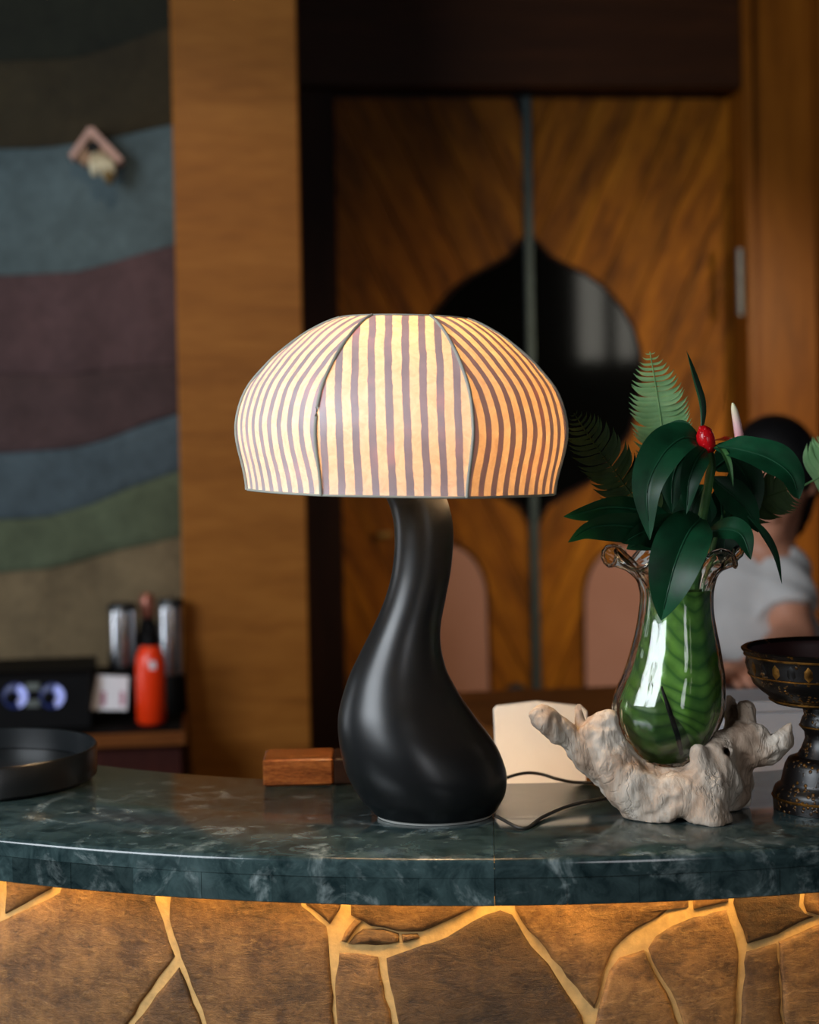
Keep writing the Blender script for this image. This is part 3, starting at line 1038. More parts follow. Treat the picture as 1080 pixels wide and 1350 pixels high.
mk('seam_light_stop', *sector([(RF - 0.0312, z0t + 0.001), (RF - 0.0312, z1t), (RF - 0.0301, z1t), (RF - 0.0301, z0t + 0.001)], seams[0], seams[-1], 60), M['iron'], ct, False)  # unseen band added to stop the light strip leaking through the tile seams
RS = RF - 0.078       # face of the mortar wall
cb = empty('bar_counter', cyl(RS - 0.08, 0, 0), 'curved counter front clad in irregular brown flagstones with sandy joints', 'counter')
mk('mortar_wall', *sector([(RS - 0.16, 0), (RS - 0.16, zsl - 0.001), (RS, zsl - 0.001), (RS, 0)], TL, TR, 120), M['mortar'], cb, True, sharp=40)
ZW = 0.90
mk('work_shelf', *sector([(0.60, ZW - 0.025), (0.60, ZW), (RS - 0.1605, ZW), (RS - 0.1605, ZW - 0.025)], radians(-60), radians(55), 60), M['shelf'], cb, False)
for th in (-50, -20, 10, 45):
    mk('shelf_leg', *sector([(0.63, 0), (0.63, ZW - 0.0255), (0.67, ZW - 0.0255), (0.67, 0)], radians(th), radians(th + 3), 2), M['shelf'], cb, False)
stones = [
    [(4, 1150), (70, 1150), (66, 1172), (4, 1206)],
    [(-8, 1218), (30, 1200), (76, 1176), (90, 1150), (200, 1152), (204, 1188), (214, 1214), (229, 1262), (198, 1304), (166, 1350), (150, 1420), (-60, 1420), (-40, 1300)],
    [(234, 1277), (248, 1310), (264, 1352), (285, 1420), (155, 1420), (176, 1350), (205, 1312)],
    [(224, 1152), (392, 1152), (397, 1195), (430, 1222), (433, 1250), (436, 1300), (439, 1350), (440, 1420), (292, 1420), (272, 1350), (252, 1300), (238, 1264), (222, 1214)],
    [(401, 1150), (452, 1150), (447, 1200), (434, 1220), (402, 1194)],
    [(449, 1242), (455, 1228), (468, 1212), (476, 1215), (466, 1230), (456, 1244)],
    [(458, 1246), (467, 1234), (478, 1226), (505, 1226), (525, 1232), (526, 1243), (495, 1248)],
    [(529, 1233), (550, 1232), (553, 1238), (530, 1244)],
    [(464, 1150), (640, 1150), (630, 1194), (600, 1210), (556, 1229), (524, 1229), (488, 1222), (462, 1208)],
    [(446, 1256), (470, 1257), (498, 1262), (505, 1300), (516, 1352), (525, 1420), (448, 1420), (444, 1350), (441, 1290)],
    [(507, 1264), (540, 1252), (572, 1242), (604, 1226), (640, 1206), (660, 1200), (676, 1206), (692, 1234), (712, 1260), (742, 1302), (768, 1342), (780, 1420), (536, 1420), (524, 1350), (512, 1300)],
    [(668, 1150), (910, 1150), (911, 1197), (884, 1200), (842, 1226), (808, 1256), (796, 1284), (784, 1332), (748, 1290), (720, 1252), (697, 1228), (680, 1200)],
    [(916, 1150), (962, 1150), (962, 1190), (940, 1195), (916, 1200)],
    [(856, 1252), (866, 1236), (888, 1222), (916, 1210), (960, 1200), (971, 1232), (976, 1256), (974, 1300), (971, 1350), (968, 1420), (925, 1420), (902, 1350), (886, 1308), (870, 1284)],
    [(804, 1282), (818, 1264), (850, 1254), (864, 1284), (880, 1310), (896, 1352), (918, 1420), (778, 1420), (787, 1346), (797, 1306)],
    [(972, 1150), (1058, 1150), (1056, 1196), (1064, 1206), (1076, 1210), (1040, 1226), (1012, 1238), (987, 1245), (975, 1212), (969, 1192)],
    [(1064, 1150), (1140, 1150), (1140, 1194), (1084, 1208), (1066, 1203), (1062, 1192)],
    [(986, 1255), (1006, 1250), (1026, 1244), (1029, 1290), (1034, 1350), (1040, 1420), (977, 1420), (979, 1350), (982, 1300)],
    [(1029, 1243), (1060, 1230), (1090, 1218), (1150, 1204), (1165, 1300), (1160, 1420), (1043, 1420), (1037, 1350), (1032, 1290)],
    # neighbours just outside the frame
    [(-110, 1150), (-4, 1150), (-4, 1206), (-60, 1232), (-120, 1215)],
    [(-125, 1225), (-64, 1240), (-14, 1224), (-46, 1300), (-68, 1420), (-200, 1420), (-180, 1300)],
    [(1150, 1150), (1290, 1150), (1280, 1300), (1300, 1420), (1168, 1420), (1174, 1300), (1158, 1200)],
    [(-260, 1150), (-118, 1150), (-132, 1225), (-190, 1300), (-210, 1420), (-330, 1420)],
    [(-68, 1430), (150, 1430), (190, 1520), (60, 1580), (-90, 1540)],
    [(158, 1430), (440, 1430), (470, 1560), (330, 1600), (200, 1525)],
    [(450, 1430), (780, 1430), (740, 1580), (480, 1565)],
    [(790, 1430), (1040, 1430), (1070, 1560), (900, 1620), (752, 1580)],
    [(1050, 1430), (1300, 1430), (1280, 1570), (1082, 1560)],
]
for si, sp_ in enumerate(stones):
    # subdivide and roughen the outline a little
    pts = []
    m = len(sp_)
    rng = random.Random(si)
    for i in range(m):
        a, b = sp_[i], sp_[(i + 1) % m]
        L = hypot(b[0] - a[0], b[1] - a[1])
        k = max(1, int(L / 14))
        for q in range(k):
            t = q / k
            jx = rng.uniform(-1.8, 1.8) if q else 0
            jy = rng.uniform(-1.8, 1.8) if q else 0
            pts.append((a[0] + (b[0] - a[0]) * t + jx, a[1] + (b[1] - a[1]) * t + jy))
    tz = [theta_at(x, y, RS + 0.004) for x, y in pts]
    ctr = (sum(a for a, _ in tz) / len(tz), sum(z for _, z in tz) / len(tz))
    d = 0.0030 + rng.uniform(0, 0.0018)
    tx, tzz = rng.uniform(-0.02, 0.02), rng.uniform(-0.03, 0.015)
    def lay(k, dr):
        out = []
        for th, z in tz:
            dth, dz = th - ctr[0], z - ctr[1]
            L = hypot(dth * RS, dz)
            s = 1 - k / max(L, 0.004)
            s = max(s, 0.3)
            out.append(cyl(RS + dr + tx * dth * s * RS + tzz * dz * s, ctr[0] + dth * s, min(ctr[1] + dz * s, zsl - 0.004)))
        return out
    rings = [lay(0, -0.002), lay(0, d - 0.003), lay(0.0022, d - 0.0006), lay(0.006, d), lay(0.03, d + 0.0012)]
    mk('flagstone', *loft(rings), M['stone'], cb, True, sharp=60)
# warm light strip tucked under the overhang, behind the edge tiles
ls = empty('light_strip', cyl(RF - 0.044, 0, zsl - 0.005), 'warm light strip hidden under the counter overhang', 'light strip')
mk('channel', *sector([(RF - 0.0535, zsl - 0.004), (RF - 0.0535, zsl - 0.0005), (RF - 0.0365, zsl - 0.0005), (RF - 0.0365, zsl - 0.004)], radians(-46), radians(34), 60), M['steel'], ls, False)
mk('diffuser', *sector([(RF - 0.0515, zsl - 0.0065), (RF - 0.0515, zsl - 0.0041), (RF - 0.0385, zsl - 0.0041), (RF - 0.0385, zsl - 0.0065)], radians(-46), radians(34), 60), M['led'], ls, False)

ls2 = empty('light_strip', cyl(RBK + 0.015, 0, zsl - 0.005), 'warm light strip under the inner edge of the counter', 'light strip')
mk('channel', *sector([(RBK + 0.004, zsl - 0.004), (RBK + 0.004, zsl - 0.0005), (RBK + 0.018, zsl - 0.0005), (RBK + 0.018, zsl - 0.004)], radians(-14), radians(5.5), 30), M['steel'], ls2, False)
mk('diffuser', *sector([(RBK + 0.005, zsl - 0.0065), (RBK + 0.005, zsl - 0.0041), (RBK + 0.017, zsl - 0.0041), (RBK + 0.017, zsl - 0.0065)], radians(-14), radians(5.5), 30), M['led_rear'], ls2, False)

# ================================================================== LAMP
YL = 1.66
lamp = empty('table_lamp', Pz(573, 1076, ZT), 'black gourd-shaped ceramic table lamp with a striped paper dome shade', 'lamp')
sil = [(1091, 498, 650), (1088, 493, 655), (1077, 486, 660), (1064, 476, 665.5), (1051, 469.6, 668), (1030, 460.5, 668.8), (1010, 454, 665.5), (988, 448.7, 656.5), (970, 446, 645), (953, 445, 631.5),
       (936, 446.5, 619.5), (919, 450.5, 607.5), (900, 456.5, 597), (884, 462.7, 589), (862, 473.5, 583), (842, 483.6, 580.8), (820, 494.5, 582), (797, 504.5, 586.5), (776, 511.5, 590.5), (755, 516.6, 594.3),
       (730, 519.6, 597), (710, 520.2, 598), (690, 519.2, 597), (670, 515, 593), (655, 509, 588), (640, 503, 582), (622, 500, 574)]
rings = []
dense = bez(sil, 78)
for y, l, r in dense:
    c = P((l + r) / 2, y, YL)
    hw = (r - l) / 2 * YL / F
    fr_ = 0.86 if y > 900 else 0.86 + (900 - y) / 250 * 0.12
    ring = []
    n = 56
    for j in range(n):
        a = 2 * pi * j / n
        ca, sa = cos(a), sin(a)
        # a soft crease runs down the front right of the belly
        bulge = 1.0
        kk = math.exp(-((y - 935) / 75.0) ** 2)
        da = (a - radians(302) + pi) % (2 * pi) - pi
        bulge -= 0.09 * kk * math.exp(-(da / 0.5) ** 2)
        ring.append(Vector((c.x + hw * ca * bulge, c.y + hw * min(fr_, 1.0) * sa * bulge, c.z)))
    rings.append(ring)
zb0 = min(v.z for v in rings[0])
for rg in rings:
    for v in rg: v.z += (ZT + 0.0022 - zb0) * max(0, 1 - (v.z - zb0) / 0.06)
mk('base', *loft(rings), M['glaze'], lamp, True)
c0_ = sum(rings[0], Vector()) / len(rings[0])
mk('felt_pad', *loft([[Vector((c0_.x + (v.x - c0_.x) * k, c0_.y + (v.y - c0_.y) * k, z)) for v in rings[0]] for z, k in ((ZT + 0.0002, 1.0), (ZT + 0.003, 1.012), (ZT + 0.0035, 0.9))]), M['felt'], lamp)

# shade: seven paper gores on wire ribs
sc = P(531, 565, YL)
TILT = radians(1.9)
ax = Vector((sin(TILT), 0, cos(TILT)))
qt = Vector((0, 0, 1)).rotation_difference(ax)
pxm = YL / F
prof = [(85, 421), (100, 426.5), (116, 434.5), (132, 444), (147, 455), (160, 465.5), (171, 475), (184, 489), (195, 501.5), (204, 514), (211, 529), (216, 546), (218.5, 563), (217.5, 580), (214, 597), (209.5, 613), (206, 628), (204, 640), (203.5, 647)]
prof = [(r * pxm, (565 - y) * pxm) for r, y in prof]
NG = 7
A0 = radians(-28.5)         # first seam seen from the camera, measured from the front
step = 2 * pi / NG


def shade_pt(r, h, th, flat=1.0):
    # th measured from the camera-facing direction, positive to the right
    v = Vector((r * sin(th), -r * cos(th), h))
    return sc + qt @ v


shade = mk('shade_frame', *loft([[shade_pt(r, prof[0][1] + dh, 2 * pi * j / 56) for j in range(56)] for r, dh in ((prof[0][0], -0.0012), (prof[0][0] + 0.0016, 0), (prof[0][0], 0.0012), (prof[0][0] - 0.0016, 0), (prof[0][0], -0.0012))], cap0=False, cap1=False), M['rib'], lamp)
dp = bez(prof, 54)
arc = [0.0]
for a, b in zip(dp, dp[1:]): arc.append(arc[-1] + hypot(b[0] - a[0], b[1] - a[1]))
for g in range(NG):
    V, UV = [], []
    n = 18
    for i, (r, h) in enumerate(dp):
        t_ = i / (len(dp) - 1)
        fl = 0.42 * min(1.0, t_ * 3 + 0.3)                 # each gore a little flatter than the circle
        for j in range(n + 1):
            q = j / n * 2 - 1
            th = A0 + step * (g + 0.5) + q * step / 2
            chord = cos(step / 2) / cos(q * step / 2)
            k = 1 - fl * (1 - chord)
            w_ = 0.0008 * noise.noise(Vector((th * 6, h * 40, g)))
            V.append(shade_pt(r * k + w_ * (1 - abs(q)), h, th))
            UV.append((r * k * q * step / 2 + g * 0.0037, arc[i]))
    Fc = [(i * (n + 1) + j, i * (n + 1) + j + 1, (i + 1) * (n + 1) + j + 1, (i + 1) * (n + 1) + j) for i in range(len(dp) - 1) for j in range(n)]
    mk('paper_gore', V, Fc, M['paper'], shade, True, uv=UV)
    mk('rib', *tube([shade_pt(r + 0.0006, h, A0 + step * g) for r, h in dp[::2]], 0.0017, 8), M['rib'], shade)
rb_, hb_ = dp[-1]
rim_pts = []
for g in range(NG):
    for j in range(9):
        q = j / 9 * 2 - 1
        th = A0 + step * (g + 0.5) + q * step / 2
        k = 1 - 0.42 * (1 - cos(step / 2) / cos(q * step / 2))
        rim_pts.append(shade_pt(rb_ * k, hb_, th))
mk('rim_wire', *tube(rim_pts + rim_pts[:2], 0.0012, 8), M['rib'], shade)
# spider holding the frame, socket and bulb
top_n = Vector((sum(v.x for v in rings[-1]), sum(v.y for v in rings[-1]), sum(v.z for v in rings[-1]))) / len(rings[-1])
so = mk('socket', *lathe([(0.02, -0.002), (0.02, 0.012), (0.016, 0.014), (0.016, 0.04)], top_n, 20), M['brass'], lamp)
bp = top_n + Vector((0, 0, 0.04))
bulb = mk('bulb', *lathe([(0.013, 0), (0.015, 0.012), (0.026, 0.034), (0.029, 0.05), (0.025, 0.066), (0.012, 0.077), (0.002, 0.079)], bp, 24), M['bulb'], lamp)
for a in (0, pi / 2, pi, 1.5 * pi):
    e = sc + qt @ Vector((prof[0][0] * sin(a + .4), -prof[0][0] * cos(a + .4), prof[0][1]))
    st_ = top_n + Vector((0.019 * sin(a + .4), -0.019 * cos(a + .4), 0.006))
    mk('spider_arm', *tube([st_, st_ + Vector((0.055 * sin(a + .4), -0.055 * cos(a + .4), 0.03)), (st_ + e) / 2 + Vector((0.03 * sin(a + .4), -0.03 * cos(a + .4), 0)), e], 0.0014, 6), M['rib'], shade)
# cord: leaves the foot, loops behind the driftwood, runs back along the rear edge
zc = ZT + 0.0019
cpts = [Pz(655, 1082, zc), Pz(690, 1092, zc), Pz(716, 1077, zc), Pz(752, 1062, zc), Pz(800, 1052, zc), Pz(850, 1047, zc), Pz(880, 1040, zc), Pz(850, 1034, zc), Pz(800, 1032, zc), Pz(760, 1031.5, zc),
        P(735, 1027, 1.79), P(715, 1021, 1.80), P(695, 1019, 1.80), P(672, 1024, 1.79), Pz(650, 1035, zc), Pz(620, 1045, zc), Pz(590, 1045, zc), Pz(560, 1038, zc)]
cpts[0].z = ZT + 0.006
mk('cord', *tube([Vector(v) for v in bez([tuple(v) for v in cpts], 110)], 0.0017, 8), M['cord'], lamp)

# ================================================================== VASE, DRIFTWOOD, PLANTS
YV = 1.665
pv = YV / F
vs = [(1014, 880, 14), (1012, 879.5, 24), (1001, 878, 36), (982, 878, 54.5), (966, 879, 64.5), (949, 880, 71.5), (935, 881, 74.3), (922, 882, 74.5), (905, 885, 71.5), (891, 888, 68), (870, 890, 62.5), (852, 891, 58.5), (830, 891.5, 53.5),
      (808, 891.5, 49.8), (790, 892, 48.5), (777, 892, 49.5), (765, 892, 53), (755, 891, 59), (746, 890, 66), (740, 889, 74), (735, 888, 82), (733, 888, 87)]
vd = bez(vs, 84)


def vase_rings(scale, off, ylim=None, n=72):
    out = []
    for i, (y, cx, r) in enumerate(vd):
        if ylim and not (ylim[0] <= y <= ylim[1]): continue
        c = P(cx, y, YV)
        k = max(0, (772 - y) / 40.0)
        ring = []
        for j in range(n):
            a = 2 * pi * j / n
            rf = 1 + 0.10 * k * sin(7 * a + 0.6) + 0.012 * sin(12 * a) * (1 if y < 960 else 0.3)
            rr_ = max(r * rf * scale + off, 1) * pv
            zz = c.z + 0.0095 * k * k * sin(7 * a + 2.0)
            ring.append(Vector((c.x + rr_ * cos(a), c.y + rr_ * sin(a), zz)))
        out.append(ring)
    return out


vase = empty('glass_vase', P(880, 1014, YV), 'clear glass vase with a ruffled rim, standing in the driftwood', 'vase')
outer = vase_rings(1.0, 0)
inner = vase_rings(1.0, -3.2)[5:]
# body wall: outside up, over the rim, inside down
V, Fc = loft(outer + inner[::-1])
vbody = mk('vase_body', V, Fc, M['glass'], vase)
mk('rolled_rim', *tube([(a + b) / 2 for a, b in zip(outer[-1], inner[-1])] + [(outer[-1][0] + inner[-1][0]) / 2], 0.0021, 8), M['glass'], vbody)

# banana leaf rolled inside the vase
bl = empty('banana_leaf', P(880, 1004, YV), 'ribbed green banana leaf rolled inside the glass vase', 'leaf')
n = 72
na = 40


def lining(rings_, fa0, fa1, mat):
    V, UV = [], []
    for i, rg in enumerate(rings_):
        h = i / (len(rings_) - 1)
        for j in range(na + 1):
            t_ = j / na
            a = fa0(h) + (fa1(h) - fa0(h)) * t_
            k = (a / (2 * pi) * n) % n
            V.append(rg[int(k) % n].lerp(rg[(int(k) + 1) % n], k - int(k))); UV.append((t_, h))
    Fc = [(i * (na + 1) + j, i * (na + 1) + j + 1, (i + 1) * (na + 1) + j + 1, (i + 1) * (na + 1) + j) for i in range(len(rings_) - 1) for j in range(na)]
    mk('blade', V, Fc, mat, bl, uv=UV)


lining(vase_rings(0.955, -4.0, (775, 1000)), lambda h: radians(310 - 72 * min(1, h * 1.9)), lambda h: radians(348 - 14 * (1 - h)), M['banana'])
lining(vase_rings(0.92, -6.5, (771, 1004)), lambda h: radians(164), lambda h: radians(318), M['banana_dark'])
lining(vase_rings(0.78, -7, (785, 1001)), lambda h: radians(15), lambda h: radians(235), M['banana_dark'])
mk('midrib', *tube([P(872, 905, YV - 0.050), P(882, 935, YV - 0.0505), P(893, 968, YV - 0.044), P(898, 992, YV - 0.028)], [0.0012, 0.0022, 0.0026, 0.0024], 8), M['hole'], bl)

# driftwood
dw = empty('driftwood', Pz(890, 1070, ZT), 'pale weathered driftwood root cradling the glass vase', 'driftwood')
lo = P(685, 1100, 1.60); hi = P(1060, 915, 1.60)
s = SDF((lo.x, 1.565, ZT - 0.004), (hi.x, 1.765, hi.z + 0.01), 0.0021)
def D(x, y, Y=YV): return tuple(P(x, y, Y))
def cone(a, b, ra, rb, k=0.010, sc=None): s.add(s.cone(a, b, ra * pv, rb * pv, sc), k)
cone(D(716, 948, 1.63), D(738, 966, 1.635), 15, 14)
cone(D(708, 940, 1.63), D(718, 950, 1.63), 6, 12)
cone(D(738, 966, 1.635), D(775, 992, 1.64), 14, 19)
cone(D(775, 992, 1.64), D(815, 1025, 1.65), 19, 30)
cone(D(763, 929, 1.65), D(762, 975, 1.645), 1.5, 10, 0.003)
cone(D(792, 962, 1.635), D(812, 1010, 1.635), 21, 28)
cone(D(776, 962, 1.63), D(804, 946, 1.635), 7, 8, 0.006)
cone(D(812, 1010, 1.635), D(850, 1058, 1.635), 28, 28)
cone(D(838, 1040, 1.630), D(900, 1052, 1.622), 32, 30, 0.012)
cone(D(900, 1050, 1.622), D(945, 1030, 1.635), 30, 32, 0.012)
cone(D(850, 1060, 1.64), D(862, 1078, 1.625), 22, 15)
cone(D(868, 1066, 1.615), D(884, 1076, 1.61), 16, 11)
cone(D(932, 1040, 1.612), D(937, 1080, 1.605), 24, 22, 0.010)
cone(D(920, 1078, 1.603), D(952, 1082, 1.603), 12, 12, 0.006)
cone(D(921, 992, 1.618), D(926, 1030, 1.615), 9, 16, 0.006)
cone(D(945, 1000, 1.635), D(935, 1045, 1.625), 26, 28, 0.010)
cone(D(955, 985, 1.65), D(978, 978, 1.655), 26, 22, 0.010)
cone(D(978, 978, 1.655), D(965, 1040, 1.66), 26, 24, 0.010)
cone(D(972, 1030, 1.675), D(974, 1080, 1.68), 20, 13, 0.008)
cone(D(986, 934, 1.665), D(984, 968, 1.66), 12, 14, 0.003)
cone(D(964, 926, 1.70), D(968, 970, 1.69), 11, 20, 0.008)
cone(D(1000, 966, 1.645), D(992, 985, 1.65), 12, 16, 0.006)
cone(D(985, 992, 1.65), D(1016, 990, 1.645), 19, 16, 0.008)
cone(D(1016, 990, 1.645), D(1033, 976, 1.645), 14, 11, 0.005)
cone(D(1033, 976, 1.645), D(1042, 955, 1.645), 10, 3, 0.004)
# back of the cradle
cone(D(830, 1030, 1.69), D(880, 1050, 1.715), 26, 30, 0.015)
cone(D(880, 1050, 1.715), D(960, 1020, 1.70), 30, 28, 0.015)
cone(D(850, 1070, 1.70), D(850, 1084, 1.705), 16, 13, 0.01)
cone(D(860, 1050, 1.66), D(940, 1050, 1.66), 26, 26, 0.015)
# hollow for the vase
for i in range(0, len(vd), 3):
    y, cx, r = vd[i]
    if y < 905: continue
    s.cut(s.ell(D(cx, y), ((r + 1.5) * pv, (r + 1.5) * pv, 13 * pv)), 0.002)
cut_lo = s.cone(D(880, 1004), D(884, 900), 40 * pv, 70 * pv)
s.cut(cut_lo, 0.003)
# notch, knot hole, arch between the feet
s.cut(s.cone(D(897, 1006, 1.60), D(899, 1022, 1.60), 12 * pv, 3 * pv, (1, 3, 1)), 0.004)
s.cut(s.cone(D(958, 991, 1.60), D(956, 991, 1.65), 5.5 * pv, 4 * pv), 0.002)
s.cut(s.cone(D(899, 1090, 1.56), D(899, 1090, 1.69), 13 * pv, 13 * pv), 0.003)
# flat feet
s.f = np.maximum(s.f, (ZT + 0.0006) - s.G[..., 2])
V, Q = s.mesh()
nv = []
bmv = bpy.data.meshes.new('tmp'); bmv.from_pydata(V.tolist(), [], Q.tolist()); bmv.update()
norm = [vv.normal.copy() for vv in bmv.vertices]
sg = -1.0 if sum((Vector(v) - Vector(V.mean(0))).dot(nn_) for v, nn_ in zip(V[::50], norm[::50])) < 0 else 1.0
for v, nn_ in zip(V, norm):
    v = Vector(v)
    ww = v + Vector((0.004 * noise.noise(v * 60), 0, 0.006 * noise.noise(v * 45 + Vector((3, 1, 7)))))
    e = noise.fractal(Vector((ww.x * 38, ww.y * 38, ww.z * 24)), 0.8, 2.1, 5) * 0.0042
    rdg = 1 - abs(noise.noise(Vector((ww.x * 34 + ww.z * 16, ww.y * 34, ww.z * 11 + 4))) * 2)
    e += 0.0034 * (rdg - 0.55)
    pit = noise.noise(Vector((v.x * 62 + 9, v.y * 62, v.z * 62)))
    if pit > 0.42: e -= 0.012 * (pit - 0.42)
    e = max(min(e, 0.0022), -0.0055)
    q = v + nn_ * sg * e
    q.z = max(q.z, ZT + 0.0004)
    nv.append(q)
bpy.data.meshes.remove(bmv)
mk('root', nv, Q.tolist(), M['drift'], dw)


# ---- leaves
def leaf(pts, wmax, mat, parent, nh=(0, -1, 0.2), fold=0.25, name='leaf', shape=(0.12, 0.42), tipw=0.0, wave=0.0, rib=True, nn=22, twist=0.0):
    """pts = [(px,py,Y)], wmax = half width in px"""
    C = [P(*q) for q in bez(pts, nn)]
    rows = []
    for i, c in enumerate(C):
        v = i / nn
        t = (C[min(i + 1, nn)] - C[max(i - 1, 0)]).normalized()
        h = Vector(nh).normalized()
        if twist:
            h = Matrix.Rotation(twist * v, 3, t) @ h
        sd = t.cross(h)
        if sd.length < 1e-3: sd = t.cross(Vector((1, 0, 0)))
        sd.normalize()
        nm = sd.cross(t)
        if nm.dot(h) < 0: nm = -nm
        st0, pk = shape
        w_ = (st0 + (1 - st0) * sin(pi / 2 * min(1, v / pk)) ** 0.9) if v < pk else cos(pi / 2 * (v - pk) / (1 - pk)) ** 0.85
        w_ = max(w_, 0.012) * wmax * YV / F
        row = []
        for j in range(-4, 5):
            q = j / 4
            up = abs(q) * sin(fold) - 0.25 * fold * q * q
            wob = wave * 0.004 * sin(v * 17 + q * 2) * abs(q)
            row.append(c + sd * (w_ * q * cos(fold)) + nm * (w_ * up + wob))
        rows.append(row)
    o = mk(name, *loft(rows, closed=False), mat, parent)
    if rib:
        mk('midrib', *tube([c - Vector(nh).normalized() * -0.0006 for c in C[:-2]], [0.0011 * (1 - 0.8 * i / nn) + 0.0002 for i in range(len(C) - 2)], 6), M['leaf_midrib'], o)
    return o


gin = empty('spiral_ginger', P(905, 985, YV), 'spiral ginger stem with glossy dark leaves and a red cone bud', 'plant')
stem_pts = [(902, 990, YV), (908, 900, YV), (915, 790, YV), (919, 740, 1.655), (925, 690, 1.645), (934, 640, 1.64), (938, 610, 1.638), (932, 590, 1.636)]
mk('stem', *tube([P(*q) for q in bez(stem_pts, 40)], 0.0046, 12), M['stem'], gin)
LF = M['leaf']
leaf([(924, 580, 1.640), (900, 578, 1.625), (874, 600, 1.605), (854, 645, 1.592), (857, 712, 1.590)], 31, LF, gin, (-0.35, -1, 0.45), 0.4)
leaf([(916, 574, 1.655), (896, 566, 1.665), (876, 578, 1.675), (866, 605, 1.68)], 15, LF, gin, (-0.3, -0.8, 0.7), 0.25)
leaf([(930, 592, 1.628), (918, 606, 1.612), (908, 636, 1.602), (905, 678, 1.600)], 19, LF, gin, (0.15, -1, 0.3), 0.6)
leaf([(920, 594, 1.645), (898, 606, 1.640), (887, 632, 1.637), (886, 676, 1.636)], 24, LF, gin, (-0.1, -1, 0.2), 0.3)
leaf([(944, 588, 1.632), (972, 592, 1.615), (1012, 604, 1.602), (1042, 626, 1.596), (1053, 658, 1.598)], 28, LF, gin, (0.2, -0.9, 0.65), 0.3, wave=0.3, shape=(0.25, 0.55))
leaf([(942, 590, 1.628), (952, 594, 1.612), (961, 613, 1.606), (967, 642, 1.605)], 6, M['stem'], gin, (0.4, -1, 0.2), 0.5, rib=False)
leaf([(925, 570, 1.64), (923, 535, 1.640), (914, 500, 1.638), (905, 462, 1.632)], 11, LF, gin, (0.9, -0.7, 0.1), 0.9, rib=True)
leaf([(924, 684, 1.634), (908, 702, 1.605), (892, 738, 1.588), (881, 778, 1.584), (872, 818, 1.590)], 40, LF, gin, (-0.2, -1, 0.15), 0.55, shape=(0.2, 0.42))
leaf([(890, 690, 1.640), (850, 674, 1.630), (805, 668, 1.622), (770, 675, 1.616), (743, 681, 1.612)], 22, LF, gin, (0.35, -0.8, -0.75), 0.2)
leaf([(890, 712, 1.640), (850, 698, 1.615), (810, 692, 1.600), (775, 697, 1.592), (749, 715, 1.590)], 26, LF, gin, (0.35, -0.8, -0.75), 0.2)
leaf([(915, 712, 1.640), (880, 698, 1.625), (850, 700, 1.612), (820, 716, 1.606)], 28, LF, gin, (0.3, -0.9, -0.6), 0.2)
leaf([(932, 702, 1.640), (956, 698, 1.622), (978, 706, 1.612), (990, 738, 1.608)], 20, LF, gin, (0.2, -0.9, 0.5), 0.3)
leaf([(985, 680, 1.66), (1004, 704, 1.655), (1020, 732, 1.655), (1031, 770, 1.658)], 11, LF, gin, (0.7, -0.7, 0.3), 0.6)
leaf([(938, 630, 1.655), (962, 650, 1.655), (984, 672, 1.66), (1000, 702, 1.665)], 24, LF, gin, (0.3, -1, 0.3), 0.2)
leaf([(940, 618, 1.68), (965, 606, 1.685), (988, 640, 1.69), (994, 690, 1.69)], 27, LF, gin, (0.2, -1, 0.2), 0.2)
leaf([(905, 630, 1.68), (880, 650, 1.69), (862, 680, 1.69), (850, 720, 1.69)], 34, LF, gin, (-0.2, -1, 0.2), 0.2)
leaf([(930, 640, 1.69), (918, 660, 1.70), (908, 690, 1.70), (902, 738, 1.70)], 32, LF, gin, (0, -1, 0.2), 0.2)
leaf([(945, 645, 1.70), (952, 675, 1.70), (956, 705, 1.70), (950, 750, 1.70)], 30, LF, gin, (0.1, -1, 0.2), 0.2)
leaf([(880, 720, 1.645), (868, 712, 1.64), (845, 716, 1.635), (826, 724, 1.632)], 16, LF, gin, (-0.1, -0.9, 0.5), 0.2)
# red cone: spiralling scales over an ovoid core
cbm = P(934, 597, 1.633); ctp = P(927, 561, 1.633)
axc = (ctp - cbm).normalized(); Lc = (ctp - cbm).length
core = [(0.0040, 0.0), (0.0076, 0.12), (0.0093, 0.35), (0.0091, 0.6), (0.0066, 0.85), (0.002, 1.0)]
cone_o = mk('cone_bud', *lathe([(r * 0.93, h * Lc) for r, h in bez(core, 14)], cbm, 20, axis=axc), M['red'], gin)
qc = Vector((0, 0, 1)).rotation_difference(axc)
for i in range(26):
    h = 0.1 + 0.84 * i / 26
    a = i * 2.39996
    r = np.interp(h, [c[1] for c in core], [c[0] for c in core])
    ctr = cbm + qc @ Vector((r * 0.63 * cos(a), r * 0.63 * sin(a), h * Lc))
    rs = 0.0032 if h < 0.8 else 0.0024
    mk('scale', *lathe([(0.0006, -rs), (rs * 0.8, -rs * 0.6), (rs, 0), (rs * 0.8, rs * 0.6), (0.0006, rs * 1.1)], ctr, 10, axis=axc), M['red'], cone_o)

